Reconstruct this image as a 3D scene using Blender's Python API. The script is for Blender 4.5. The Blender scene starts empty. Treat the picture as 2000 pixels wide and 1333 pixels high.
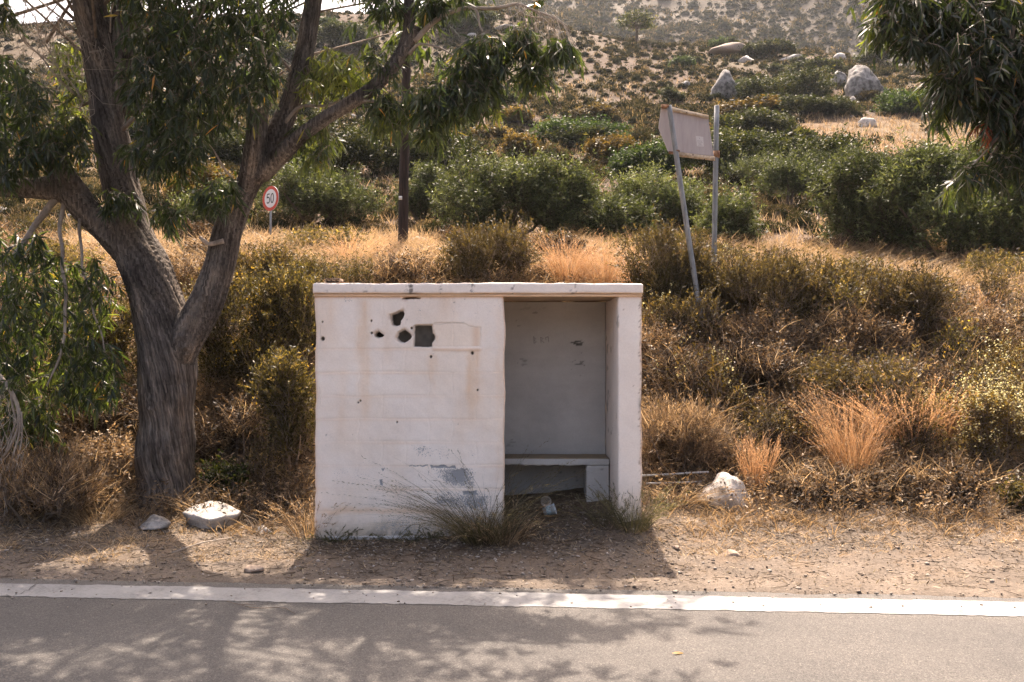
import bpy, bmesh, math, random
import numpy as np
from mathutils import Vector

SC = bpy.context.scene
# ------------------------------------------------------------------ camera, sky, sun, exposure
F, HX, HY, EYE = 1750.0, 1000.0, 686.0, 1.64
cam_data = bpy.data.cameras.new('camera')
cam = bpy.data.objects.new('camera', cam_data)
SC.collection.objects.link(cam)
cam.location = (0, 0, EYE)
cam.rotation_euler = (math.radians(90), 0, 0)
cam_data.sensor_width = 36.0
cam_data.lens = F / 2000 * 36
cam_data.shift_y = (HY - 666.5) / 2000
cam_data.clip_start = 0.05
cam_data.clip_end = 3000
SC.camera = cam

SUN_EL, SUN_AZ = 59.0, -2.5          # degrees; azimuth from +Y towards +X
world = bpy.data.worlds.new('World')
SC.world = world
world.use_nodes = True
wn = world.node_tree
sky = wn.nodes.new('ShaderNodeTexSky')
sky.sky_type = 'NISHITA'
sky.sun_disc = False
sky.sun_elevation = math.radians(SUN_EL)
sky.sun_rotation = math.radians(SUN_AZ)
sky.dust_density = 8.0
sky.air_density = 0.8
sky.ozone_density = 0.3
bg = wn.nodes['Background']
bg.inputs['Strength'].default_value = 0.145
dusty = wn.nodes.new('ShaderNodeVectorMath'); dusty.operation = 'MULTIPLY'
dusty.inputs[1].default_value = (1.07, 1.0, .95)
wn.links.new(sky.outputs[0], dusty.inputs[0])
wn.links.new(dusty.outputs[0], bg.inputs['Color'])

sun_data = bpy.data.lights.new('sun', 'SUN')
sun_data.energy = 4.4
sun_data.angle = math.radians(0.45)
sun_data.color = (1.0, 0.85, 0.71)
sun = bpy.data.objects.new('sun', sun_data)
SC.collection.objects.link(sun)
_e, _a = math.radians(SUN_EL), math.radians(SUN_AZ)
SUNV = Vector((math.sin(_a) * math.cos(_e), math.cos(_a) * math.cos(_e), math.sin(_e)))
sun.rotation_euler = SUNV.to_track_quat('Z', 'Y').to_euler()
sun.location = (0, 10, 30)

SC.view_settings.view_transform = 'Standard'
SC.view_settings.look = 'None'
SC.view_settings.exposure = 1.7
SC.view_settings.gamma = 1.0
SC.cycles.max_bounces = 8
SC.cycles.diffuse_bounces = 4
SC.cycles.transmission_bounces = 6
SC.cycles.transparent_max_bounces = 6
SC.cycles.volume_bounces = 0
SC.cycles.use_denoising = True

# ------------------------------------------------------------------ helpers
def P(px, py, Y):
    return np.array([(px - HX) / F * Y, Y, EYE + (HY - py) / F * Y])

def _hash(ix, iy, iz, seed):
    h = (ix.astype(np.int64) * 374761393 + iy.astype(np.int64) * 668265263 + iz.astype(np.int64) * 2147483647 + seed * 1274126177) & 0xffffffff
    h = ((h ^ (h >> 13)) * 1274126177) & 0xffffffff
    h = h ^ (h >> 16)
    return (h & 0xffffff) / float(0xffffff)

def noise(p, scale=1.0, seed=0):
    """value noise in -1..1; p (N,2) or (N,3)"""
    p = np.asarray(p, float) * scale
    if p.shape[1] == 2:
        p = np.concatenate([p, np.zeros((len(p), 1))], 1)
    i = np.floor(p); f = p - i; i = i.astype(np.int64)
    f = f * f * (3 - 2 * f)
    r = 0
    for dx in (0, 1):
        wx = f[:, 0] if dx else 1 - f[:, 0]
        for dy in (0, 1):
            wy = f[:, 1] if dy else 1 - f[:, 1]
            for dz in (0, 1):
                wz = f[:, 2] if dz else 1 - f[:, 2]
                r = r + wx * wy * wz * _hash(i[:, 0] + dx, i[:, 1] + dy, i[:, 2] + dz, seed)
    return r * 2 - 1

def fbm(p, scale=1.0, oct=4, seed=0, gain=0.5):
    a, s, r = 1.0, 0.0, 0.0
    for k in range(oct):
        r = r + a * noise(p, scale * 2.03 ** k, seed + k * 17)
        s += a; a *= gain
    return r / s

def nrm(v):
    return v / np.maximum(np.linalg.norm(v, axis=-1, keepdims=True), 1e-9)

def sstep(a, b, x):
    t = np.clip((x - a) / (b - a), 0, 1)
    return t * t * (3 - 2 * t)

class MB:
    """collects quads / tris with a per-face value 'v' and a material slot"""
    def __init__(s):
        s.V = []; s.Q = []; s.T = []; s.qv = []; s.tv = []; s.qm = []; s.tm = []; s.n = 0
    def add(s, V, Q=None, T=None, v=0.5, m=0):
        V = np.asarray(V, float).reshape(-1, 3)
        if Q is not None and len(Q):
            Q = np.asarray(Q, np.int64).reshape(-1, 4)
            s.Q.append(Q + s.n); s.qv.append(np.broadcast_to(np.asarray(v, float), (len(Q),))); s.qm.append(np.full(len(Q), m))
        if T is not None and len(T):
            T = np.asarray(T, np.int64).reshape(-1, 3)
            s.T.append(T + s.n); s.tv.append(np.broadcast_to(np.asarray(v, float), (len(T),))); s.tm.append(np.full(len(T), m))
        s.V.append(V); s.n += len(V)
        return s
    def strips(s, base, d, side, L, W, bend=None, prof=((0, .25), (.3, 1), (.65, .8), (1, .05)), v=0.5, m=0, pw=2.0):
        """N ribbons; base,d,side (N,3); L,W (N,)"""
        N = len(base)
        if N == 0: return s
        k = len(prof)
        t = np.array([q[0] for q in prof]); w = np.array([q[1] for q in prof])
        L = np.broadcast_to(np.asarray(L, float), (N,)); W = np.broadcast_to(np.asarray(W, float), (N,))
        pos = base[:, None, :] + d[:, None, :] * (L[:, None] * t)[:, :, None]
        if bend is not None:
            pos = pos + bend[:, None, :] * (L[:, None] * t ** pw)[:, :, None]
        off = side[:, None, :] * (W[:, None] * w * .5)[:, :, None]
        V = np.stack([pos - off, pos + off], 2).reshape(N, 2 * k, 3)
        idx = np.arange(N)[:, None] * (2 * k)
        Q = []
        for j in range(k - 1):
            Q.append(np.stack([idx[:, 0] + 2 * j, idx[:, 0] + 2 * j + 1, idx[:, 0] + 2 * j + 3, idx[:, 0] + 2 * j + 2], 1))
        Q = np.stack(Q, 1).reshape(-1, 4)
        v = np.broadcast_to(np.asarray(v, float), (N,))
        return s.add(V, Q, v=np.repeat(v, k - 1), m=m)
    def sticks(s, p0, p1, r0, r1, v=0.5, m=0):
        """N three-sided tapering sticks"""
        N = len(p0)
        if N == 0: return s
        d = nrm(p1 - p0)
        a = nrm(np.cross(d, np.where(np.abs(d[:, 2:3]) > .9, [[1., 0, 0]], [[0, 0, 1.]])))
        b = np.cross(d, a)
        r0 = np.broadcast_to(np.asarray(r0, float), (N,)); r1 = np.broadcast_to(np.asarray(r1, float), (N,))
        ring = [math.cos(2 * math.pi * k / 3) * a + math.sin(2 * math.pi * k / 3) * b for k in range(3)]
        V = np.stack([p0 + ring[k] * r0[:, None] for k in range(3)] + [p1 + ring[k] * r1[:, None] for k in range(3)], 1)
        i = np.arange(N) * 6
        Q = np.stack([np.stack([i + k, i + (k + 1) % 3, i + 3 + (k + 1) % 3, i + 3 + k], 1) for k in range(3)], 1).reshape(-1, 4)
        v = np.broadcast_to(np.asarray(v, float), (N,))
        return s.add(V, Q, v=np.repeat(v, 3), m=m)
    def tube(s, pts, rad, n=8, v=0.5, m=0, cap=True):
        pts = np.asarray(pts, float); k = len(pts)
        rad = np.broadcast_to(np.asarray(rad, float), (k,))
        tan = np.gradient(pts, axis=0); tan = nrm(tan)
        ref = np.array([0.3, -1, 0.1]); V = []
        for i in range(k):
            a = ref - tan[i] * np.dot(ref, tan[i]); a = a / max(np.linalg.norm(a), 1e-6); ref = a
            b = np.cross(tan[i], a)
            ang = np.arange(n) * 2 * math.pi / n
            V.append(pts[i] + rad[i] * (np.cos(ang)[:, None] * a + np.sin(ang)[:, None] * b))
        V = np.concatenate(V); Q = []
        for i in range(k - 1):
            for j in range(n):
                Q.append((i * n + j, i * n + (j + 1) % n, (i + 1) * n + (j + 1) % n, (i + 1) * n + j))
        T = []
        if cap:
            V = np.concatenate([V, pts[:1], pts[-1:]])
            c0, c1 = k * n, k * n + 1
            for j in range(n):
                T.append((c0, (j + 1) % n, j)); T.append((c1, (k - 1) * n + j, (k - 1) * n + (j + 1) % n))
        Qa = np.array(Q); 
        st = s.n
        s.add(V, Qa, v=v, m=m)
        if T:
            s.T.append(np.array(T) + st); s.tv.append(np.full(len(T), v)); s.tm.append(np.full(len(T), m))
        return s
    def box(s, x0, x1, y0, y1, z0, z1, v=0.5, m=0):
        V = [(x, y, z) for z in (z0, z1) for y in (y0, y1) for x in (x0, x1)]
        Q = [(0, 2, 3, 1), (4, 5, 7, 6), (0, 1, 5, 4), (2, 6, 7, 3), (0, 4, 6, 2), (1, 3, 7, 5)]
        return s.add(V, Q, v=v, m=m)
    def mesh(s, name, mats, smooth=False, col=None):
        V = np.concatenate(s.V)
        Q = np.concatenate(s.Q) if s.Q else np.zeros((0, 4), np.int64)
        T = np.concatenate(s.T) if s.T else np.zeros((0, 3), np.int64)
        me = bpy.data.meshes.new(name)
        nq, nt = len(Q), len(T)
        me.vertices.add(len(V)); me.vertices.foreach_set('co', V.astype(np.float32).ravel())
        me.loops.add(nq * 4 + nt * 3)
        me.loops.foreach_set('vertex_index', np.concatenate([Q.ravel(), T.ravel()]).astype(np.int32))
        me.polygons.add(nq + nt)
        ls = np.concatenate([np.arange(nq) * 4, nq * 4 + np.arange(nt) * 3]).astype(np.int32)
        me.polygons.foreach_set('loop_start', ls)
        mi = np.concatenate([np.concatenate(s.qm) if s.qm else np.zeros(0), np.concatenate(s.tm) if s.tm else np.zeros(0)]).astype(np.int32)
        me.polygons.foreach_set('material_index', mi)
        if smooth: me.polygons.foreach_set('use_smooth', np.ones(nq + nt, bool))
        me.update(calc_edges=True)
        vv = np.concatenate([np.concatenate(s.qv) if s.qv else np.zeros(0), np.concatenate(s.tv) if s.tv else np.zeros(0)])
        at = me.attributes.new('v', 'FLOAT', 'FACE'); at.data.foreach_set('value', vv.astype(np.float32))
        if col is not None:
            ca = me.attributes.new('tint', 'FLOAT_COLOR', 'POINT')
            c4 = np.ones((len(V), 4), np.float32); c4[:, :3] = col
            ca.data.foreach_set('color', c4.ravel())
        for mt in (mats if isinstance(mats, (list, tuple)) else [mats]): me.materials.append(mt)
        return me
    def obj(s, name, mats, parent=None, smooth=False, col=None):
        return link(name, s.mesh(name, mats, smooth, col), parent)

def link(name, me, parent=None):
    o = bpy.data.objects.new(name, me)
    SC.collection.objects.link(o)
    if parent is not None:
        o.parent = parent
        o.matrix_parent_inverse.identity()
    return o

def tag(o, label=None, cat=None, group=None, kind=None):
    if label: o['label'] = label
    if cat: o['category'] = cat
    if group: o['group'] = group
    if kind: o['kind'] = kind
    return o

def thing(name, label, cat, loc=(0, 0, 0), rz=0, group=None):
    o = bpy.data.objects.new(name, None)
    o.empty_display_size = 0.1
    SC.collection.objects.link(o)
    o.location = [float(c) for c in loc]; o.rotation_euler = (0, 0, rz)
    return tag(o, label, cat, group)

# ------------------------------------------------------------------ materials
def new_mat(name):
    m = bpy.data.materials.new(name); m.use_nodes = True
    nt = m.node_tree; b = nt.nodes['Principled BSDF']
    return m, nt, b

def N(nt, typ, **kw):
    n = nt.nodes.new(typ)
    for k, v in kw.items():
        if k in ('operation', 'data_type', 'blend_type', 'attribute_name', 'interpolation', 'noise_dimensions', 'feature', 'distance', 'vector_type'):
            setattr(n, k, v)
        else:
            n.inputs[k].default_value = v
    return n

def ramp(nt, stops, fac, mode='LINEAR'):
    r = nt.nodes.new('ShaderNodeValToRGB'); r.color_ramp.interpolation = mode
    el = r.color_ramp.elements
    while len(el) < len(stops): el.new(0.5)
    for e, (p, c) in zip(el, stops):
        e.position = p; e.color = (*c, 1) if len(c) == 3 else c
    nt.links.new(fac, r.inputs[0])
    return r.outputs[0]

def leaf_mat(name, stops, trans=0.35, tcol=(1.6, 1.7, 0.7), rough=0.5, spec=0.3, var=0.25):
    m, nt, b = new_mat(name)
    at = N(nt, 'ShaderNodeAttribute', attribute_name='v')
    c = ramp(nt, stops, at.outputs['Fac'])
    oi = N(nt, 'ShaderNodeObjectInfo')
    mr = N(nt, 'ShaderNodeMapRange'); mr.inputs['To Min'].default_value = 1 - var; mr.inputs['To Max'].default_value = 1 + var
    nt.links.new(oi.outputs['Random'], mr.inputs[0])
    mx = N(nt, 'ShaderNodeVectorMath', operation='SCALE'); nt.links.new(c, mx.inputs[0]); nt.links.new(mr.outputs[0], mx.inputs['Scale'])
    nt.links.new(mx.outputs[0], b.inputs['Base Color'])
    b.inputs['Roughness'].default_value = rough
    b.inputs['Specular IOR Level'].default_value = spec
    tm = N(nt, 'ShaderNodeVectorMath', operation='MULTIPLY'); nt.links.new(mx.outputs[0], tm.inputs[0]); tm.inputs[1].default_value = tcol
    tr = N(nt, 'ShaderNodeBsdfTranslucent'); nt.links.new(tm.outputs[0], tr.inputs[0])
    mix = N(nt, 'ShaderNodeMixShader'); mix.inputs[0].default_value = trans
    nt.links.new(b.outputs[0], mix.inputs[1]); nt.links.new(tr.outputs[0], mix.inputs[2])
    out = [n for n in nt.nodes if n.type == 'OUTPUT_MATERIAL'][0]
    nt.links.new(mix.outputs[0], out.inputs[0])
    return m

def noisy_mat(name, c0, c1, scale=8, rough=0.8, bump=0.3, detail=6, dist=0.01, spec=0.3, stretch=None, metallic=0, coords='Object', tint=False, lo=.35, hi=.65, fine=None):
    m, nt, b = new_mat(name)
    tc = N(nt, 'ShaderNodeTexCoord')
    co = tc.outputs[coords]
    if stretch:
        mp = N(nt, 'ShaderNodeMapping'); mp.inputs['Scale'].default_value = stretch
        nt.links.new(co, mp.inputs[0]); co = mp.outputs[0]
    nz = N(nt, 'ShaderNodeTexNoise', Scale=scale, Detail=detail, Roughness=.6)
    nt.links.new(co, nz.inputs['Vector'])
    c = ramp(nt, [(lo, c0), (hi, c1)], nz.outputs[0])
    if fine:
        n2 = N(nt, 'ShaderNodeTexNoise', Scale=fine, Detail=4, Roughness=.7)
        nt.links.new(co, n2.inputs['Vector'])
        g = ramp(nt, [(.3, (.72, .72, .72)), (.7, (1.2, 1.2, 1.2))], n2.outputs[0])
        mm = N(nt, 'ShaderNodeVectorMath', operation='MULTIPLY'); nt.links.new(c, mm.inputs[0]); nt.links.new(g, mm.inputs[1]); c = mm.outputs[0]
    if tint:
        at = N(nt, 'ShaderNodeAttribute', attribute_name='tint')
        mm = N(nt, 'ShaderNodeVectorMath', operation='MULTIPLY'); nt.links.new(c, mm.inputs[0]); nt.links.new(at.outputs['Color'], mm.inputs[1]); c = mm.outputs[0]
    nt.links.new(c, b.inputs['Base Color'])
    b.inputs['Roughness'].default_value = rough; b.inputs['Specular IOR Level'].default_value = spec; b.inputs['Metallic'].default_value = metallic
    if bump:
        bp = N(nt, 'ShaderNodeBump', Strength=bump, Distance=dist)
        nb = N(nt, 'ShaderNodeTexNoise', Scale=(fine or scale * 4), Detail=5, Roughness=.65)
        nt.links.new(co, nb.inputs['Vector'])
        nt.links.new(nb.outputs[0], bp.inputs['Height']); nt.links.new(bp.outputs[0], b.inputs['Normal'])
    return m

def plain(name, c, rough=.6, metallic=0, spec=.4):
    m, nt, b = new_mat(name)
    b.inputs['Base Color'].default_value = (*c, 1); b.inputs['Roughness'].default_value = rough
    b.inputs['Metallic'].default_value = metallic; b.inputs['Specular IOR Level'].default_value = spec
    return m

M = {}
M['euc'] = leaf_mat('eucalyptus_leaf', [(0, (.014, .021, .011)), (.45, (.027, .036, .018)), (.72, (.055, .064, .026)), (.88, (.13, .14, .042)), (.94, (.17, .17, .05)), (.975, (.24, .16, .035)), (1, (.34, .14, .035))], trans=.42, tcol=(2.5, 2.7, .8), rough=.36, spec=.5)
M['euc_dry'] = leaf_mat('withered_leaf', [(0, (.20, .05, .022)), (1, (.36, .10, .045))], trans=.35, tcol=(1.3, 1.1, 1))
M['olive'] = leaf_mat('olive_leaf', [(0, (.014, .020, .008)), (.5, (.052, .064, .024)), (1, (.19, .205, .10))], trans=.3, tcol=(1.7, 1.7, .8), rough=.5, spec=.2)
M['lentisk'] = leaf_mat('dark_bush_leaf', [(0, (.010, .014, .005)), (.5, (.027, .034, .011)), (.85, (.07, .072, .024)), (1, (.13, .11, .04))], trans=.28, tcol=(1.8, 1.8, .7), rough=.5, spec=.12)
M['green'] = leaf_mat('fresh_green_leaf', [(0, (.012, .022, .007)), (.5, (.034, .052, .015)), (1, (.10, .125, .04))], trans=.3, tcol=(1.7, 1.9, .7), rough=.5, spec=.15)
M['ochre'] = leaf_mat('ochre_leaf', [(0, (.035, .027, .010)), (.5, (.10, .074, .024)), (1, (.24, .17, .055))], trans=.32, tcol=(1.9, 1.65, .75), rough=.5, spec=.15)
M['cushion'] = leaf_mat('cushion_leaf', [(0, (.013, .013, .007)), (.3, (.032, .033, .017)), (.62, (.068, .056, .034)), (1, (.20, .15, .098))], trans=.28, tcol=(1.6, 1.45, .9), rough=1.0, spec=0.0, var=.35)
M['broom'] = leaf_mat('broom_leaf', [(0, (.014, .015, .007)), (.45, (.056, .050, .020)), (.8, (.125, .105, .044)), (1, (.29, .225, .10))], trans=.32, tcol=(1.9, 1.65, .75), rough=.5, spec=.15)
M['brush'] = leaf_mat('olive_brown_leaf', [(0, (.014, .012, .007)), (.45, (.060, .049, .023)), (.8, (.135, .105, .05)), (1, (.32, .24, .125))], trans=.32, tcol=(1.9, 1.65, .75), rough=.5, spec=.15)
M['dry'] = leaf_mat('dry_herb_leaf', [(0, (.020, .014, .009)), (.4, (.092, .062, .035)), (.75, (.29, .20, .115)), (1, (.56, .425, .27))], trans=.3, tcol=(1.4, 1.2, .85), rough=.5, spec=.2)
M['straw'] = leaf_mat('straw_blade', [(0, (.12, .082, .046)), (.5, (.32, .23, .135)), (1, (.56, .44, .29))], trans=.38, tcol=(1.3, 1.15, .9), rough=.45, spec=.35)
M['golden'] = leaf_mat('golden_grass_blade', [(0, (.24, .13, .065)), (.5, (.42, .245, .125)), (1, (.60, .41, .26))], trans=.4, tcol=(1.3, 1.15, .9), rough=.45, spec=.4)
M['greengrass'] = leaf_mat('grey_green_grass_blade', [(0, (.045, .043, .028)), (.5, (.095, .085, .052)), (1, (.22, .18, .11))], trans=.3, rough=.6)
M['drygrey'] = leaf_mat('withered_grass_blade', [(0, (.05, .042, .028)), (.5, (.11, .09, .058)), (1, (.27, .21, .135))], trans=.25, rough=.6, spec=.1)
M['yellow'] = leaf_mat('yellow_blossom', [(0, (.38, .23, .03)), (1, (.58, .38, .05))], trans=.35, tcol=(1.2, 1.2, 1))
M['cream'] = leaf_mat('cream_blossom', [(0, (.38, .33, .15)), (1, (.62, .55, .30))], trans=.35, tcol=(1.2, 1.2, 1))
M['twig'] = noisy_mat('twig_bark', (.13, .10, .075), (.26, .20, .155), scale=20, rough=.9, bump=0)
M['paletwig'] = noisy_mat('pale_twig_bark', (.30, .25, .2), (.45, .38, .31), scale=15, rough=.85, bump=0)
M['wood'] = noisy_mat('olive_bark', (.07, .05, .035), (.15, .11, .08), scale=12, rough=.95, bump=.5)
M['rock'] = noisy_mat('limestone', (.10, .092, .083), (.33, .305, .28), scale=3.0, rough=.9, bump=.6, dist=.03, lo=.38, hi=.62, fine=28)
M['palerock'] = noisy_mat('pale_limestone', (.17, .155, .14), (.56, .51, .46), scale=6.0, rough=.9, bump=.7, dist=.02, lo=.30, hi=.52, fine=40)
M['brownrock'] = noisy_mat('brown_stone', (.22, .16, .12), (.36, .28, .22), scale=14, rough=.9, bump=.5, dist=.01)
M['slab'] = noisy_mat('broken_concrete', (.30, .275, .25), (.52, .485, .445), scale=6, rough=.9, bump=.6, dist=.008, fine=70)
M['steel'] = noisy_mat('galvanised_steel', (.17, .175, .18), (.29, .29, .285), scale=5, rough=.5, bump=.05, metallic=.35, stretch=(6, 6, 1), fine=60)
M['rust'] = noisy_mat('rusty_steel', (.13, .055, .03), (.32, .19, .11), scale=18, rough=.85, bump=.2)

# ------------------------------------------------------------------ terrain
_PX = np.array([-900, -400, 0, 250, 450, 620, 780, 900, 1000, 1100, 1250, 1400, 1560, 1700, 1850, 2000, 2400, 3000], float)
_RIDGE = np.array([60, 55, 50, 46, 38, 28, 25, 16, 22, 55, 88, 92, 92, 125, 150, 165, 190, 200], float)
_FARTOP = np.array([70, 70, 70, 70, 65, 60, 30, -12, -50, -90, -170, -220, -260, -300, -320, -340, -360, -380], float)
_ZC = np.array([0, 300, 600, 800, 1000, 1250, 1400, 1600, 1800, 2000], float)
_ZR = {  # bare ground heights near the road, by distance
    6.5: [0, 0, 0, 0, 0, .0, .0, .0, 0, 0],
    7.0: [.03, .03, .01, .01, .02, .03, .04, .05, .05, .05],
    7.5: [.08, .06, .0, .0, .03, .09, .09, .12, .12, .12],
    7.8: [.10, .08, .0, .0, .05, .21, .14, .18, .18, .18],
    8.3: [.16, .15, .04, .05, .15, .26, .22, .28, .28, .28],
    8.8: [.26, .20, .10, .12, .19, .34, .34, .36, .36, .36],
    9.6: [.65, .55, .60, .7, .75, .80, .78, .66, .62, .62],
    11.0: [1.7, 1.6, 1.65, 1.7, 1.7, 1.65, 1.6, 1.5, 1.45, 1.45],
    12.5: [2.4, 2.35, 2.40, 2.45, 2.45, 2.3, 2.25, 2.15, 2.1, 2.1],
    14.0: [2.9, 2.9, 2.88, 2.88, 2.85, 2.75, 2.7, 2.55, 2.5, 2.5],
    16.0: [3.3, 3.3, 3.3, 3.25, 3.2, 3.1, 3.05, 2.9, 2.85, 2.85],
    18.0: [3.6, 3.6, 3.6, 3.55, 3.5, 3.45, 3.4, 3.3, 3.2, 3.2]}
_YROWS, _PYROWS = [], []
for _y, _z in _ZR.items():
    zz = np.interp(_PX, _ZC, np.array(_z)); _YROWS.append(_y); _PYROWS.append(HY - (zz - EYE) / _y * F)
for _y, _p in ((21, 472), (24, 440), (28, 396), (33, 352), (40, 303), (50, 252), (62, 200), (78, 148)):
    _YROWS.append(_y); _PYROWS.append(np.maximum(_p, _RIDGE + 2.0 + 30 * (1 - _y / 80.0)))
_YROWS.append(100); _PYROWS.append(_RIDGE)
_YROWS.append(115); _PYROWS.append(_RIDGE + 8)
_YROWS.append(150); _PYROWS.append(_RIDGE + 60)
_YROWS.append(220); _PYROWS.append(np.where(_FARTOP < _RIDGE, _RIDGE + 22, _RIDGE + 60))
_YROWS.append(430); _PYROWS.append(np.where(_FARTOP < _RIDGE, _FARTOP, _RIDGE + 90))
_YROWS.append(520); _PYROWS.append(np.where(_FARTOP < _RIDGE, _FARTOP, _RIDGE + 110))
_YROWS = np.array(_YROWS, float); _PYROWS = np.array(_PYROWS)
# dense smooth table in (log distance, column)
_LY = np.linspace(math.log(6.5), math.log(520), 500)
_CX = np.linspace(-900, 3000, 196)
_T = np.stack([np.interp(np.exp(_LY), _YROWS, EYE + (HY - _PYROWS[:, j]) / F * _YROWS) for j in range(len(_PX))], 1)
_T = np.stack([np.interp(_CX, _PX, r) for r in _T], 0)
def _blur(A, sig, ax):
    r = int(sig * 3) + 1; k = np.exp(-.5 * (np.arange(-r, r + 1) / sig) ** 2); k /= k.sum()
    A = np.moveaxis(A, ax, 0); pad = np.concatenate([A[:1]] * r + [A] + [A[-1:]] * r)
    return np.moveaxis(sum(k[i] * pad[i:i + len(A)] for i in range(2 * r + 1)), 0, ax)
_T = _blur(_blur(_T, 3, 0), 2.0, 1)

ROAD_A = (-3.6, 6.308); ROAD_S = -0.0685         # far edge of the painted line: y = ROAD_A + slope*x
def road_y(x): return ROAD_A[1] + ROAD_S * (x - ROAD_A[0])

def ground(x, y, detail=True):
    x = np.asarray(x, float); y = np.asarray(y, float)
    px = np.clip(HX + x / np.maximum(y, 6.5) * F, -899, 2999)
    ly = np.clip(np.log(np.maximum(y, 6.5)), _LY[0], _LY[-1])
    a = (px - _CX[0]) / (_CX[1] - _CX[0]); b = (ly - _LY[0]) / (_LY[1] - _LY[0])
    i = np.clip(a.astype(int), 0, len(_CX) - 2); j = np.clip(b.astype(int), 0, len(_LY) - 2)
    fa, fb = a - i, b - j
    z = (_T[j, i] * (1 - fa) + _T[j, i + 1] * fa) * (1 - fb) + (_T[j + 1, i] * (1 - fa) + _T[j + 1, i + 1] * fa) * fb
    if detail:
        p = np.stack([x, y], -1).reshape(-1, 2)
        e = (y - road_y(x))
        verge = sstep(.0, .4, e) * (1 - sstep(8.0, 9.5, y))
        bank = sstep(8.3, 10, y)
        far = sstep(20, 60, y); vfar = sstep(110, 250, y)
        d = (.016 * fbm(p, 3.2, 4, 3) + .012 * noise(p, 17, 5)).reshape(x.shape) * verge
        d = d + (.10 * fbm(p, 1.3, 4, 9)).reshape(x.shape) * bank * (1 - .3 * far)
        d = d + (.7 * fbm(p, .13, 4, 21)).reshape(x.shape) * far * (1 - sstep(85, 100, y) * .6) + (5.0 * fbm(p, .03, 5, 33)).reshape(x.shape) * vfar
        z = z + d
    return z

def G(px, Y):
    x = (px - HX) / F * Y
    return np.array([x, Y, float(ground(np.array([x]), np.array([Y]))[0])])

def ray(px, py, y0=6.0, y1=500):
    """first point of the ground under a direction"""
    Y = np.exp(np.linspace(math.log(y0), math.log(y1), 900))
    x = (px - HX) / F * Y
    z = ground(x, Y); zr = EYE + (HY - py) / F * Y
    k = np.argmax(z >= zr)
    return np.array([x[k], Y[k], z[k]])

def build_ground():
    xs = np.concatenate([-np.geomspace(480, 7.2, 130), np.arange(-7.15, 7.16, .055), np.geomspace(7.2, 480, 130)])
    ys = np.concatenate([np.array([-60, -30, -15, -8, -4, -2, 0, 2, 4]), np.arange(5.0, 10.5, .045), np.arange(10.5, 20, .09), np.geomspace(20, 110, 190), np.geomspace(111, 520, 110)])
    X, Y = np.meshgrid(xs, ys)
    Z = ground(X, Y)
    e = Y - road_y(X)
    Z = np.where(e < .05, np.minimum(Z, -.03), Z)
    Z = np.where((e >= .05) & (e < .42), Z * sstep(.1, .42, e) - .03 * (1 - sstep(.08, .21, e)) + .003, Z)
    n, m = X.shape
    V = np.stack([X, Y, Z], -1).reshape(-1, 3)
    I = np.arange(n * m).reshape(n, m)
    Q = np.stack([I[:-1, :-1], I[:-1, 1:], I[1:, 1:], I[1:, :-1]], -1).reshape(-1, 4)
    p = V[:, :2]
    y = V[:, 1]; x = V[:, 0]; px = HX + x / np.maximum(y, 1) * F
    py = HY - (V[:, 2] - EYE) / np.maximum(y, 1) * F
    n1 = fbm(p, .9, 4, 41); n2 = fbm(p, .12, 4, 42); n3 = fbm(p, 5, 3, 43)
    verge = np.array([.152, .124, .101]); bank = np.array([.125, .09, .06]); leaf = np.array([.17, .12, .08])
    hill = np.array([.086, .059, .041]); straw = np.array([.19, .127, .077]); farc = np.array([.10, .082, .064])
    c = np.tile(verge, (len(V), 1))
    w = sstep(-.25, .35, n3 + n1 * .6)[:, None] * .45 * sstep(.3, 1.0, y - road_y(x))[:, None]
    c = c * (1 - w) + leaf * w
    inshelter = ((x > -1.9) & (x < 1.2)).astype(float) * sstep(6.9, 7.4, y) * .6 + ((x > -.1) & (x < .9)).astype(float) * sstep(7.7, 8.0, y) * .6  # darker soil around the shelter: some litter, and shade put into the colour
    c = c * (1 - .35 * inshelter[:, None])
    w = sstep(7.7, 8.6, y + n1 * .4)[:, None]; c = c * (1 - w) + bank * w
    wl = sstep(12.5, 14, y)[:, None] * .75; c = c * (1 - wl) + straw * wl
    w = sstep(18, 24, y)[:, None]; c = c * (1 - w) + hill * w
    # terrace of dry grass, pink bare earth, stony patches
    terr = sstep(1480, 1600, px) * sstep(225, 245, py) * (1 - sstep(300, 325, py)) * sstep(20, 30, y)
    c = c * (1 - terr[:, None] * .8) + straw * terr[:, None] * .8
    g = (sstep(-.1, .4, n2) * sstep(22, 30, y))[:, None] * .45
    c = c * (1 - g) + np.array([.12, .10, .06]) * g
    w = sstep(120, 200, y)[:, None]; c = c * (1 - w) + farc * w
    c = c * (1 + .18 * n1[:, None] + .12 * n3[:, None])
    mb = MB(); mb.add(V, Q)
    m = noisy_mat('soil', (.78, .78, .78), (1.15, 1.13, 1.1), scale=1.6, rough=.95, bump=.8, dist=.02, spec=.1, tint=True, fine=38)
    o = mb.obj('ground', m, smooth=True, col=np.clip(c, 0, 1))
    tag(o, kind='structure')
    return o
build_ground()

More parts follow.
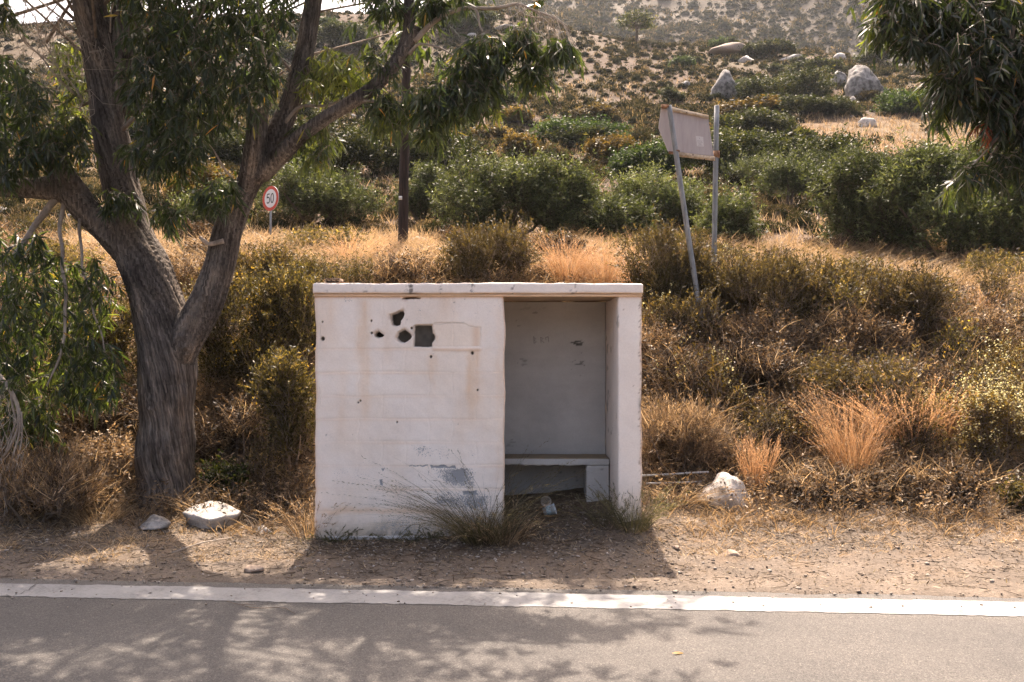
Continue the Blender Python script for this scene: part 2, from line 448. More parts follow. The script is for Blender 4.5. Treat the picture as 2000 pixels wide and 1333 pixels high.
def build_road():
    m, nt, b = new_mat('asphalt')
    tc = N(nt, 'ShaderNodeTexCoord')
    vo = N(nt, 'ShaderNodeTexVoronoi', Scale=210.0); nt.links.new(tc.outputs['Object'], vo.inputs['Vector'])
    vo2 = N(nt, 'ShaderNodeTexVoronoi', Scale=120.0); nt.links.new(tc.outputs['Object'], vo2.inputs['Vector'])
    n2 = N(nt, 'ShaderNodeTexNoise', Scale=1.1, Detail=6.0, Roughness=.65); nt.links.new(tc.outputs['Object'], n2.inputs['Vector'])
    n3 = N(nt, 'ShaderNodeTexNoise', Scale=140.0, Detail=5.0, Roughness=.75); nt.links.new(tc.outputs['Object'], n3.inputs['Vector'])
    stone = ramp(nt, [(0, (.072, .069, .066)), (.4, (.107, .102, .097)), (.85, (.132, .125, .118)), (1, (.21, .198, .185))], vo.outputs['Color'])
    stone2 = ramp(nt, [(0, (.7, .7, .7)), (.8, (1.05, 1.05, 1.05)), (1, (1.55, 1.5, 1.45))], vo2.outputs['Color'])
    patch = ramp(nt, [(.3, (.80, .80, .81)), (.7, (1.14, 1.11, 1.08))], n2.outputs[0])
    gr = ramp(nt, [(.32, (.62, .62, .62)), (.62, (1.15, 1.15, 1.15))], n3.outputs[0])
    c = stone
    for q in (stone2, patch, gr):
        mm = N(nt, 'ShaderNodeVectorMath', operation='MULTIPLY'); nt.links.new(c, mm.inputs[0]); nt.links.new(q, mm.inputs[1]); c = mm.outputs[0]
    at = N(nt, 'ShaderNodeAttribute', attribute_name='tint')
    mm = N(nt, 'ShaderNodeVectorMath', operation='MULTIPLY'); nt.links.new(c, mm.inputs[0]); nt.links.new(at.outputs['Color'], mm.inputs[1])
    nt.links.new(mm.outputs[0], b.inputs['Base Color'])
    b.inputs['Roughness'].default_value = .85; b.inputs['Specular IOR Level'].default_value = .2
    bp = N(nt, 'ShaderNodeBump', Strength=.55, Distance=.006)
    nt.links.new(vo.outputs['Distance'], bp.inputs['Height']); nt.links.new(bp.outputs[0], b.inputs['Normal'])
    xs = np.concatenate([np.arange(-40, -5, 1.0), np.arange(-5, 5, .03), np.arange(5, 40, 1.0)])
    vs = np.concatenate([np.linspace(-9, -1.0, 12), np.linspace(-.9, -.02, 20), [0.0]])
    edge = .17 + .035 * noise(np.stack([xs, xs * 0], 1), 3.0, 7) + .02 * noise(np.stack([xs, xs * 0], 1), 14, 8)
    V = []; col = []
    for v in vs:
        yy = road_y(xs) + v + (edge if v == 0.0 else 0)
        V.append(np.stack([xs, yy, np.full_like(xs, .003 if v < 0 else -.006)], 1))
        col.append(np.full(len(xs), 1.0 if v < -.35 else 1.06))
    V = np.concatenate(V); col = np.concatenate(col)
    tw = 1 + .07 * noise(V[:, :2] * np.array([.25, 1.6]), 1.0, 77)
    I = np.arange(len(V)).reshape(len(vs), len(xs))
    Q = np.stack([I[:-1, :-1], I[:-1, 1:], I[1:, 1:], I[1:, :-1]], -1).reshape(-1, 4)
    o = MB().add(V, Q).obj('road', m, col=(col * tw)[:, None] * np.array([[1, .985, .97]]))
    tag(o, kind='structure')
    # painted edge line
    pm, nt, b = new_mat('road_paint')
    tc = N(nt, 'ShaderNodeTexCoord')
    n1 = N(nt, 'ShaderNodeTexNoise', Scale=45.0, Detail=6.0, Roughness=.75); nt.links.new(tc.outputs['Object'], n1.inputs['Vector'])
    n2 = N(nt, 'ShaderNodeTexNoise', Scale=3.0, Detail=4.0, Roughness=.6); nt.links.new(tc.outputs['Object'], n2.inputs['Vector'])
    ad = N(nt, 'ShaderNodeMath', operation='MULTIPLY_ADD'); ad.inputs[1].default_value = .75; nt.links.new(n2.outputs[0], ad.inputs[0]); nt.links.new(n1.outputs[0], ad.inputs[2])
    c = ramp(nt, [(.62, (.12, .113, .106)), (.71, (.19, .183, .177)), (.84, (.23, .223, .216)), (1, (.26, .252, .245))], ad.outputs[0])
    nt.links.new(c, b.inputs['Base Color']); b.inputs['Roughness'].default_value = .75; b.inputs['Specular IOR Level'].default_value = .2
    bp = N(nt, 'ShaderNodeBump', Strength=.4, Distance=.003); nt.links.new(n1.outputs[0], bp.inputs['Height']); nt.links.new(bp.outputs[0], b.inputs['Normal'])
    xs = np.concatenate([np.arange(-40, -5, 1.0), np.arange(-5, 5, .02), np.arange(5, 40, 1.0)])
    p = np.stack([xs, xs * 0], 1)
    e0 = road_y(xs) + .012 * noise(p, 7, 1) + .008 * noise(p, 31, 2)
    e1 = road_y(xs) - .325 + .010 * noise(p, 6, 3) + .009 * noise(p, 33, 4)
    V = np.concatenate([np.stack([xs, e1, xs * 0 + .0068], 1), np.stack([xs, e0, xs * 0 + .0068], 1)])
    n = len(xs); i = np.arange(n - 1)
    o = MB().add(V, np.stack([i, i + 1, n + i + 1, n + i], 1)).obj('road_edge_line', pm)
    tag(o, kind='structure')
    # cracks across the line and the asphalt on the left
    ck = plain('crack', (.075, .068, .06), .95)
    for name, pts, w in (('road_crack', [(0, 1164), (12, 1162), (24, 1166), (33, 1160), (41, 1160), (49, 1154), (56, 1153), (60, 1148), (66, 1144), (70, 1141)], .0042),):
        q = []
        for (px, py) in pts:
            Y = (EYE - .011) * F / (py - HY); q.append(((px - HX) / F * Y, Y))
        q = np.array(q); t = nrm(np.gradient(q, axis=0)); s = np.stack([-t[:, 1], t[:, 0]], 1) * w
        s *= (1 + .5 * noise(q, 23, 5))[:, None]
        V = np.concatenate([np.c_[q - s, np.full(len(q), .0115)], np.c_[q + s, np.full(len(q), .0115)]])
        n = len(q); i = np.arange(n - 1)
        tag(MB().add(V, np.stack([i, i + 1, n + i + 1, n + i], 1)).obj(name, ck), kind='structure')
build_road()

# ------------------------------------------------------------------ bus shelter
Y0 = 7.78
def sx(px): return (px - HX) / F * Y0
def sz(py): return EYE + (HY - py) / F * Y0

def rough_box(x0, x1, y0, y1, z0, z1, step, rnd=.015, amp=.004, seed=0, fine_front=True, back_step=None):
    """closed box surface on a lattice, edges rounded, faces uneven"""
    bs = back_step or step
    nx = max(2, int(round((x1 - x0) / step)) + 1); nz = max(2, int(round((z1 - z0) / step)) + 1)
    X = np.linspace(x0, x1, nx); Z = np.linspace(z0, z1, nz)
    ny = max(3, int(round((y1 - y0) / bs)) + 1); Yv = np.linspace(y0, y1, ny)
    idx = {}; V = []
    def vid(i, j, k):
        key = (i * 100000 + j) * 100000 + k
        r = idx.get(key)
        if r is None:
            r = len(V); idx[key] = r; V.append((X[i], Yv[j], Z[k]))
        return r
    Q = []
    for j, flip in ((0, False), (ny - 1, True)):
        ids = [[vid(i, j, k) for k in range(nz)] for i in range(nx)]
        for i in range(nx - 1):
            for k in range(nz - 1):
                q = (ids[i][k], ids[i + 1][k], ids[i + 1][k + 1], ids[i][k + 1]); Q.append(q[::-1] if flip else q)
    for i, flip in ((0, True), (nx - 1, False)):
        ids = [[vid(i, j, k) for k in range(nz)] for j in range(ny)]
        for j in range(ny - 1):
            for k in range(nz - 1):
                q = (ids[j][k], ids[j + 1][k], ids[j + 1][k + 1], ids[j][k + 1]); Q.append(q[::-1] if flip else q)
    for k, flip in ((0, True), (nz - 1, False)):
        ids = [[vid(i, j, k) for j in range(ny)] for i in range(nx)]
        for i in range(nx - 1):
            for j in range(ny - 1):
                q = (ids[i][j], ids[i + 1][j], ids[i + 1][j + 1], ids[i][j + 1]); Q.append(q[::-1] if flip else q)
    V = np.array(V)
    lo = np.array([x0, y0, z0]) + rnd; hi = np.array([x1, y1, z1]) - rnd
    inner = np.clip(V, lo, hi); d = V - inner; L = np.linalg.norm(d, axis=1, keepdims=True)
    nn = nrm(d)
    # flat faces keep their place; edges become rounded
    Vr = np.where(L > 1e-6, inner + nn * rnd, V)
    nz_ = np.stack([noise(V, 5.5, seed + q) * .6 + noise(V, 17, seed + 10 + q) * .4 for q in range(3)], 1)
    Vr = Vr + nz_ * amp
    return Vr, np.array(Q), V

def poly_mask(x, z, poly, soft=0.0):
    """signed distance style mask: >0 inside (distance in metres)"""
    poly = np.asarray(poly, float); n = len(poly)
    inside = np.zeros(len(x), bool); dmin = np.full(len(x), 1e9)
    for i in range(n):
        a, b = poly[i], poly[(i + 1) % n]
        cond = ((a[1] > z) != (b[1] > z))
        with np.errstate(divide='ignore', invalid='ignore'):
            xi = (b[0] - a[0]) * (z - a[1]) / (b[1] - a[1] + 1e-12) + a[0]
        inside ^= cond & (x < xi)
        ab = b - a; t = np.clip(((x - a[0]) * ab[0] + (z - a[1]) * ab[1]) / (ab @ ab + 1e-12), 0, 1)
        dmin = np.minimum(dmin, np.hypot(x - a[0] - t * ab[0], z - a[1] - t * ab[1]))
    return np.where(inside, dmin, -dmin)

def plaster_mat(name, c0, c1):
    m, nt, b = new_mat(name)
    tc = N(nt, 'ShaderNodeTexCoord'); co = tc.outputs['Object']
    n1 = N(nt, 'ShaderNodeTexNoise', Scale=2.0, Detail=6.0, Roughness=.6); nt.links.new(co, n1.inputs['Vector'])
    n2 = N(nt, 'ShaderNodeTexNoise', Scale=60.0, Detail=5.0, Roughness=.7); nt.links.new(co, n2.inputs['Vector'])
    n3 = N(nt, 'ShaderNodeTexNoise', Scale=130.0, Detail=3.0, Roughness=.7); nt.links.new(co, n3.inputs['Vector'])
    c = ramp(nt, [(.32, c0), (.68, c1)], n1.outputs[0])
    g = ramp(nt, [(.3, (.94, .935, .93)), (.7, (1.04, 1.04, 1.04))], n2.outputs[0])
    at = N(nt, 'ShaderNodeAttribute', attribute_name='tint')
    for q in (g, at.outputs['Color']):
        mm = N(nt, 'ShaderNodeVectorMath', operation='MULTIPLY'); nt.links.new(c, mm.inputs[0]); nt.links.new(q, mm.inputs[1]); c = mm.outputs[0]
    # bare block shows where 'wear' outweighs the grain of the paint
    wr = N(nt, 'ShaderNodeAttribute', attribute_name='wear')
    s1 = N(nt, 'ShaderNodeMath', operation='MULTIPLY_ADD'); nt.links.new(n3.outputs[0], s1.inputs[0]); s1.inputs[1].default_value = 1.7
    s0 = N(nt, 'ShaderNodeMath', operation='ADD'); nt.links.new(wr.outputs['Fac'], s0.inputs[0]); s0.inputs[1].default_value = -1.36
    nt.links.new(s0.outputs[0], s1.inputs[2])
    s2 = N(nt, 'ShaderNodeMath', operation='MULTIPLY_ADD'); nt.links.new(n2.outputs[0], s2.inputs[0]); s2.inputs[1].default_value = .7; nt.links.new(s1.outputs[0], s2.inputs[2])
    k = ramp(nt, [(.30, (0, 0, 0)), (.48, (1, 1, 1))], s2.outputs[0])
    mx = N(nt, 'ShaderNodeMix', data_type='RGBA'); nt.links.new(k, mx.inputs['Factor']); nt.links.new(c, mx.inputs[6]); mx.inputs[7].default_value = (.33, .33, .335, 1)
    nt.links.new(mx.outputs[2], b.inputs['Base Color'])
    b.inputs['Roughness'].default_value = .92; b.inputs['Specular IOR Level'].default_value = .1
    bp = N(nt, 'ShaderNodeBump', Strength=.22, Distance=.005); nt.links.new(n2.outputs[0], bp.inputs['Height'])
    nt.links.new(bp.outputs[0], b.inputs['Normal'])
    return m

WHITE = plaster_mat('whitewash', (.88, .77, .68), (.94, .845, .76))
GREYW = plaster_mat('shaded_whitewash', (.45, .43, .405), (.55, .53, .50))  # darker copy of the whitewash: the interior's shade put into its colour

def build_shelter():
    root = thing('bus_shelter', 'small whitewashed concrete roadside shelter with open doorway and holes in its front wall', 'bus shelter', (0, 0, 0))
    ochre = np.array([.86, .66, .45]); grey = np.array([.36, .37, .39]); dark = np.array([.085, .085, .08])
    # ---- front wall
    V, Q, R = rough_box(sx(614.5), sx(985), Y0, Y0 + .2, -.12, sz(577), .006, rnd=.016, amp=.004, seed=3, back_step=.03)
    x, z = R[:, 0], R[:, 2]; front = R[:, 1] < Y0 + 1e-6
    pxx = HX + x / Y0 * F; pyy = HY - (z - EYE) / Y0 * F
    dep = np.zeros(len(V)); col = np.ones((len(V), 3))
    p2 = np.stack([x, z], 1)
    wob = noise(p2, 9, 91) * 1.3 + noise(p2, 31, 92) * .9                 # pixels of wobble in the outlines
    # block courses: shallow uneven joints
    for j, jy in enumerate((681, 727, 773, 818, 863.5, 909, 954.5, 1000)):
        a = .5 + .5 * noise(np.stack([x, x * 0 + j], 1), 2.2, 60 + j)
        dd = np.exp(-((pyy - jy - 2.0 * noise(np.stack([x, x * 0 + j], 1), 3.0, 70 + j)) / 1.5) ** 2)
        dep += dd * .0035 * a
        st = np.exp(-((pyy - jy - 2) / 3.0) ** 2)
        col *= 1 - (1 - ochre) * (.34 * a * st)[:, None]
    for k, jx in enumerate((700, 792, 884)):
        on = (np.floor((pyy - 45.5 * .96 - 638) / 45.4) % 2 == k % 2)
        dep += np.exp(-((pxx - jx - 46 * on - 2 * wob) / 1.5) ** 2) * .002
    dep += .0035 * fbm(p2, 4.5, 4, 95)
    # ochre run-off streaks
    for cx, wdt, t0, t1, s in ((712, 13, 585, 850, .62), (925, 15, 684, 850, .72), (640, 18, 580, 720, .35), (870, 20, 580, 650, .45), (845, 8, 690, 800, .4), (755, 14, 610, 760, .22), (668, 10, 720, 900, .22), (900, 12, 780, 930, .2), (800, 26, 583, 612, .35), (905, 40, 684, 700, .35), (975, 7, 600, 1000, .2), (760, 40, 578, 600, .2)):
        s_ = np.exp(-((pxx - cx - 3 * wob) / wdt) ** 2) * sstep(t0 - 8, t0 + 8, pyy) * (1 - sstep(t1 - 90, t1, pyy)) * s * (.75 + .25 * noise(p2 * np.array([40, 3]), 1, 12))
        col *= 1 - (1 - ochre) * np.clip(s_, 0, 1)[:, None]
    band = np.exp(-((pyy - 998 - 2 * wob) / 6) ** 2) * .5 * sstep(615, 640, pxx) * (1 - sstep(840, 900, pxx))
    col *= 1 - (1 - ochre) * band[:, None]
    edge = np.exp(-((pyy - 579) / 4.0) ** 2) * .9 + np.exp(-((pxx - 615) / 5.0) ** 2) * .65 * (.6 + .4 * noise(p2, 6, 2)) + np.exp(-((pxx - 984) / 3.0) ** 2) * .35
    col *= 1 - (1 - np.array([.72, .50, .32])) * np.clip(edge, 0, 1)[:, None]
    # splash zone, dirty grey foot
    foot = sstep(1003, 1040, pyy + 6 * wob)
    col *= 1 - foot[:, None] * (1 - np.array([.70, .68, .63]))
    foot2 = sstep(1028, 1052, pyy + 5 * wob) * sstep(-.2, .5, noise(p2, 14, 44) + noise(p2, 45, 45) * .7)
    col *= 1 - foot2[:, None] * (1 - np.array([.55, .56, .58]))
    # paint worn off to grey block
    wear = np.zeros(len(V))
    def worn(poly, amount, colr=None, thr=0.0, soft=.02, dpt=.003):
        nonlocal dep, wear
        m = poly_mask(pxx + 2.2 * wob, pyy + 2.2 * wob, poly)
        w = sstep(-soft * 225, soft * 225, m) * (.80 + .5 * fbm(p2, 9, 3, 52))
        wear = np.maximum(wear, w * amount); dep += dpt * sstep(.6, .9, w * amount)
    worn([(843, 914), (924, 914), (930, 925), (929, 954), (898, 953), (870, 944), (846, 930)], .82, soft=.035)
    worn([(843, 909.5), (889, 909.5), (889, 914.5), (843, 916)], 1.5, soft=.006)
    worn([(796, 908.5), (838, 909), (840, 928), (838, 929), (837, 912), (800, 912)], 1.1, soft=.008)
    worn([(841, 954), (870, 955), (902, 958), (938, 956), (960, 970), (955, 1000), (900, 1000), (850, 985)], .70, soft=.06)
    worn([(900, 957), (931, 957), (931, 965), (904, 965)], 1.3, soft=.008)
    worn([(800, 868), (880, 872), (880, 898), (815, 895)], .50, soft=.05)
    worn([(900, 872), (935, 880), (930, 900), (905, 895)], .40, soft=.05)
    worn([(743, 938), (749, 938), (750, 950), (744, 951)], 1.0, soft=.01)
    worn([(745, 915), (752, 915), (751, 922), (747, 921)], .8, soft=.01)
    worn([(720, 1012), (860, 1000), (980, 1000), (985, 1060), (720, 1060)], .55, soft=.08)
    worn([(640, 880), (760, 900), (760, 1000), (630, 1000)], .28, soft=.1)
    worn([(925, 590), (980, 586), (982, 610), (930, 612)], .34, soft=.04)
    worn([(880, 600), (890, 588), (895, 640), (878, 640)], .36, soft=.03)
    worn([(806, 600), (830, 596), (830, 630), (806, 632)], .36, soft=.04)
    worn([(672, 582), (690, 582), (690, 592), (674, 592)], .45, soft=.02)
    # sparse pits
    pits = sstep(.90, .96, noise(p2, 34, 58)) * sstep(.4, .7, noise(p2, 2.3, 59)) * .6
    col *= 1 - .7 * pits[:, None]; dep += .006 * pits
    for (hx_, hy_, r) in ((630.5, 662, 3.2), (630, 629, 1.2), (725, 627, 1.6), (726, 651, 1.8), (842, 698, 2.0), (923, 690, 2.4), (803, 641, 1.8), (775, 825, 1.3), (933, 762, 1.5), (704, 783, 1.6), (700, 787, 1.3)):
        m = sstep(r + .9, r - .5, np.hypot(pxx - hx_ + wob * .4, (pyy - hy_) * .8))
        col *= 1 - m[:, None] * (1 - dark); dep += m * .02
    col *= (1 + .05 * fbm(p2, 2.6, 4, 97) + .035 * fbm(p2 * np.array([3, 1]), 5, 3, 98))[:, None]; warm_ = sstep(.0, .5, fbm(p2, 1.7, 4, 99)) * .35; col *= 1 - warm_[:, None] * (1 - np.array([.97, .90, .80]))
    # recessed old panel
    pan = poly_mask(pxx + wob * .5, pyy + wob * .5, [(844, 637), (848, 632), (895, 631), (908, 632), (915, 637), (939, 640), (939, 678), (844, 678)])
    rim = np.exp(-(pan / 1.3) ** 2)
    dep += .0045 * sstep(-1.2, 1.2, pan) + .003 * rim; col *= 1 - rim[:, None] * .14 * (1 - np.array([.6, .45, .35]))
    col *= 1 - .25 * sstep(0, 2, pan)[:, None] * (1 - np.array([.98, .90, .80]))
    led = np.exp(-((pyy - 683) / 3.0) ** 2) * sstep(842, 848, pxx) * (1 - sstep(936, 944, pxx))
    dep -= .005 * led; col *= 1 - led[:, None] * .55 * (1 - np.array([.80, .62, .47]))
    rp = np.exp(-((pxx - 930) / 8.0) ** 2) * (pan > 1) * .5; col *= 1 - rp[:, None] * (1 - np.array([.8, .62, .47]))
    # holes
    def hole(poly, depth, soft, inner_col):
        nonlocal dep, col
        m = poly_mask(pxx + wob * .6, pyy + wob * .6, poly) + .9
        w = sstep(-soft, soft * .6, m); dep += depth * w
        k = sstep(-.2, 1.6, m)[:, None]
        ic = np.asarray(inner_col) * (1 + .25 * noise(p2, 30, 66))[:, None]
        col = col * (1 - k) + ic * k
        lip = np.exp(-((m + 1.2) / .9) ** 2) * sstep(-.2, .5, noise(p2, 22, 68)); col *= 1 - lip[:, None] * .45 * (1 - np.array([.62, .58, .54])); chip = np.exp(-((m + 2.6) / 2.2) ** 2) * sstep(.1, .5, noise(p2, 16, 69)); col *= 1 - chip[:, None] * .35 * (1 - np.array([.75, .62, .5])); dep += chip * .006
    hole([(763.5, 614.5), (772, 612), (778, 608.5), (786, 608), (788, 613), (785, 621), (781, 626), (779.5, 634), (772, 636), (766, 634), (764, 625)], .11, 1.3, dark * .8)
    hole([(732, 654), (734, 649.5), (738, 648), (741, 650), (748, 655), (744, 658), (738.5, 659.5), (733, 657)], .12, 1.1, dark * .3)
    th = np.linspace(0, 2 * math.pi, 14)[:-1]
    hole([(788 + (12.6 + 1.2 * math.sin(3 * t + 1) + math.sin(7 * t)) * math.cos(t), 657.5 + (12 + math.cos(4 * t)) * math.sin(t)) for t in th], .085, 1.3, dark)
    hole([(809, 637), (816, 635.5), (843, 636.5), (843, 651), (846, 653), (848, 658), (847.5, 664), (843.5, 670), (843, 678), (835, 679), (809, 678.5)], .055, 1.2, dark * 1.15)
    hole([(787, 583.5), (793, 581.5), (801, 580.8), (812, 581), (819, 582.5), (808, 583), (800, 583.2), (793, 584.6)], .05, .8, dark * .4)
    hole([(846, 692), (848, 692)], .0, .5, dark)
    crack = np.exp(-((pyy - 632 - 1.5 * wob) / .9) ** 2) * sstep(846, 850, pxx) * (1 - sstep(905, 910, pxx)); col *= 1 - .25 * crack[:, None]
    V[:, 1] += dep * front
    V[:, 0] += ((pxx > 975) | (pxx < 624)) * .008 * noise(np.stack([z * 0, z], 1), 3.3, 14) + ((pxx > 975) | (pxx < 624)) * .004 * noise(np.stack([z * 0, z], 1), 14, 15)
    fw = MB().add(V, Q).obj('front_wall', WHITE, root, smooth=True, col=col)
    wa = fw.data.attributes.new('wear', 'FLOAT', 'POINT'); wa.data.foreach_set('value', wear.astype(np.float32))
    # ---- footing strip showing at the foot of the front wall
    V, Q, R = rough_box(sx(640), sx(985), Y0 - .02, Y0 + .1, -.16, .035, .012, rnd=.012, amp=.004, seed=8)
    c = np.ones((len(V), 3)) * np.array([.50, .54, .58]); c *= (1 + .25 * fbm(R, 14, 3, 5))[:, None]
    MB().add(V, Q).obj('footing', WHITE, root, smooth=True, col=c)
    blue = plain('blue_paint', (.05, .16, .42), .7)
    mb = MB()
    for q in (((765, 1057), (768, 1052), (771, 1056), (767, 1059), (765, 1057)), ((774, 1059), (779, 1051)), ((778, 1059), (783, 1050))):
        pts = np.array([[sx(a), Y0 - .026, sz(b)] for a, b in q]); mb.tube(pts, .004, 5)
    mb.obj('blue_paint_mark', blue, root)
    # ---- right wall (its end is the white pillar beside the doorway)
    D = Y0 + .97
    V, Q, R = rough_box(sx(1207), sx(1254), Y0, D + .2, -.1, sz(577), .0125, rnd=.018, amp=.004, seed=21, back_step=.03)
    x, z = R[:, 0], R[:, 2]; pxx = HX + x / Y0 * F; pyy = HY - (z - EYE) / Y0 * F; p3 = R; p2 = np.stack([x + R[:, 1], z], 1)
    front = R[:, 1] < Y0 + 1e-6
    c = np.ones((len(V), 3)); sp = fbm(p2, 60, 3, 7)
    e = np.exp(-((pxx - 1253.5) / 3.2) ** 2) * (.5 + .5 * noise(p2, 5, 3)) + np.exp(-((pyy - 579) / 4) ** 2) * .8
    c *= 1 - np.clip(e, 0, 1)[:, None] * (1 - np.array([.68, .47, .30])) * front[:, None]
    k = sstep(.55, .72, sp + .5 * np.exp(-((pxx - 1253) / 6) ** 2) - .1) * front; c = c * (1 - .7 * k[:, None]) + np.array([.4, .33, .28]) * .7 * k[:, None]
    k = np.exp(-(((pyy - 790) / 12) ** 2 + ((pxx - 1252) / 4) ** 2)); c *= 1 - .5 * k[:, None]
    stn = sstep(930, 1000, pyy) * .4; c *= 1 - stn[:, None] * (1 - np.array([.85, .75, .6]))
    inn = (R[:, 0] < sx(1207) + 1e-6)
    k = inn * sstep(.35, .5, fbm(R, 9, 4, 19) + .25 * np.exp(-((R[:, 1] - D + .12) / .12) ** 2) - .25 * (z < .8)); c = c * (1 - .6 * k[:, None]) + np.array([.45, .44, .42]) * .6 * k[:, None]
    V[:, 1] += front * (.003 * fbm(p2, 6, 3, 2))
    V[:, 0] += (pxx > 1245) * .005 * noise(np.stack([z * 0, z], 1), 7, 15)
    MB().add(V, Q).obj('side_wall', WHITE, root, smooth=True, col=c)
    # ---- left wall, back wall
    V, Q, R = rough_box(sx(614.5) + .004, sx(614.5) + .19, Y0 + .203, D + .2, -.1, sz(577) - .002, .03, rnd=.015, amp=.004, seed=25)
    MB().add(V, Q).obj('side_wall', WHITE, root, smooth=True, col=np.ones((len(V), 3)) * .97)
    x0, x1 = sx(614.5) + .193, sx(1207) - .003
    V, Q, R = rough_box(x0, x1, D, D + .2, -.1, sz(577) - .002, .0125, rnd=.01, amp=.004, seed=31, back_step=.05)
    x, z = R[:, 0], R[:, 2]; pb = HX + x / D * F; qb = HY - (z - EYE) / D * F; p2 = np.stack([x, z], 1)
    fr = R[:, 1] < D + 1e-6
    c = np.ones((len(V), 3)) * (1 + .10 * fbm(p2, 3, 4, 6) + .05 * fbm(p2 * np.array([1, 6]), 4, 3, 16))[:, None]
    sp = fbm(p2 * np.array([.8, 2.2]), 28, 4, 8)
    for (cx, cy, wx, wy, th, a) in ((1132, 671, 16, 7, .12, .85), (1124, 670, 8, 4, -.2, .9), (1135, 712, 16, 14, .42, .55), (1130, 715, 26, 26, .48, .4), (1046, 612, 5, 3, 0, .5), (1010, 632, 6, 7, .15, .4), (1022, 705, 12, 9, .05, .4), (1000, 865, 14, 8, .05, .35), (1030, 600, 40, 12, .4, .25)):
        m = np.exp(-((pb - cx) / wx) ** 2 - ((qb - cy) / wy) ** 2)
        k = sstep(th, th + .2, sp + (m - .6) * .8) * sstep(.05, .4, m) * a * fr
        c = c * (1 - k[:, None]) + np.array([.16, .165, .16]) * k[:, None]
    k = sstep(.2, .55, fbm(p2, 13, 4, 18)) * (qb > 905) * .75 * fr * sstep(1050, 1100, pb); c = c * (1 - k[:, None]) + np.array([.22, .25, .33]) * k[:, None]
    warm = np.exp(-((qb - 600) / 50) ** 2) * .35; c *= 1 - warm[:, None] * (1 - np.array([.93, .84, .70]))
    low = (qb > 900) * fr * .3; c *= 1 - low[:, None]  # shade of the gap under the bench painted into the wall colour
    V[:, 1] += fr * .004 * fbm(p2, 5, 3, 22)
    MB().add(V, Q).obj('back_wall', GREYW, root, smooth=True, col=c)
    # faint scratched letters
    DY = D - .006; ink = plain('scratch', (.20, .185, .18), .9)
    for letter in ((((1042.5, 657), (1043, 671)), ((1042.5, 660), (1047, 662), (1043.5, 665), (1048, 668), (1043, 671))),
                   (((1056, 659), (1056.5, 670)), ((1056, 660), (1061, 661), (1057, 665), (1063, 670))),
                   (((1065, 660), (1071, 658)), ((1070.5, 658), (1072, 669)), ((1065, 660), (1066.5, 664)))):
        mb = MB()
        for q in letter: mb.tube(np.array([[(a_ - HX) / F * DY, DY, EYE + (HY - b_) / F * DY] for a_, b_ in q]), .0017, 4)
        mb.obj('scratched_letter', ink, root)
    # ---- roof slab with a rounded front edge
    V, Q, R = rough_box(sx(610.5), sx(1256), Y0 - .025, D + .23, sz(575.5), sz(553.5), .011, rnd=.022, amp=.007, seed=41, back_step=.03)
    x, z = R[:, 0], R[:, 2]; pxx = HX + x / Y0 * F; pyy = HY - (z - EYE) / Y0 * F; p2 = np.stack([x, z], 1)
    fr = R[:, 1] < Y0 - .02
    top = R[:, 2] > sz(553.5) - 1e-6
    c = np.ones((len(V), 3))
    e = np.exp(-((pyy - 575) / 3.0) ** 2) * .6; c *= 1 - e[:, None] * (1 - ochre)
    sp = fbm(np.stack([x, z], 1), 45, 3, 71) * .7 + noise(p2, 110, 72) * .4
    for cx, wd, a in ((676, 4, .5), (692, 3, .5), (715, 7, .65), (803, 6, 1.0), (801, 14, .5), (862, 6, .6), (921, 7, .75), (1001, 4, .7), (1120, 8, .65), (640, 20, .25), (740, 25, .2), (980, 40, .15), (1230, 20, .2)):
        m = np.exp(-((pxx - cx) / wd) ** 2) * a
        k = sstep(.30, .75, sp * 1.25 + m * .8 - .25) * np.clip(m * 1.3, 0, 1) * fr * .85
        c = c * (1 - k[:, None]) + np.array([.17, .165, .16]) * k[:, None]
    k = np.exp(-((pxx - 804) / 12) ** 2) * sstep(568, 577, pyy) * .75; c = c * (1 - k[:, None]) + np.array([.16, .14, .11]) * k[:, None]
    c = np.where(top[:, None], c * (.86 + .12 * fbm(R, 6, 4, 5))[:, None], c)
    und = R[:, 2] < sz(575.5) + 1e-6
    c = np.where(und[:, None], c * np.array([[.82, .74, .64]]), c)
    V[:, 2] += top * .004 * noise(p2, 12, 6) + sstep(Y0 + .3, Y0, R[:, 1]) * .004 * noise(p2, 3, 9)
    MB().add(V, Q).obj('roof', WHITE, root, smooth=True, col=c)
    # ochre fillet under the roof
    mb = MB(); V, Q, R = rough_box(sx(612.5), sx(1255), Y0 - .011, Y0 + .03, sz(580), sz(575), .012, rnd=.009, amp=.002, seed=44)
    cc = np.ones((len(V), 3)) * np.array([.86, .68, .49]) * (1 + .15 * fbm(R, 9, 3, 2))[:, None]
    MB().add(V, Q).obj('roof_trim', WHITE, root, smooth=True, col=cc)
    # ---- bench
    B0, B1 = Y0 + .6, D - .002
    def bz(py): return EYE + (HY - py) / F * B0
    bench = MB(); V, Q, R = rough_box(x0 + .003, x1 - .003, B0, B1, bz(909.5), bz(895.5), .012, rnd=.008, amp=.003, seed=51, back_step=.03)
    lowf = R[:, 2] < bz(909.5) + 1e-6
    V[:, 2] += lowf * .008 * noise(R[:, :2], 24, 3)
    tp = R[:, 2] > bz(895.5) - 1e-6
    c = np.ones((len(V), 3)) * (1 + .06 * fbm(R, 6, 3, 9))[:, None]
    c = np.where(tp[:, None], c * np.array([[.52, .44, .32]]), c)
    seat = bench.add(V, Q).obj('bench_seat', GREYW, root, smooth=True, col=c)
    lx0 = (1145.5 - HX) / F * B0
    V, Q, R = rough_box(lx0, x1 - .005, B0 + .001, B1 - .004, -.05, bz(909.5) - .002, .0125, rnd=.008, amp=.003, seed=54, back_step=.04)
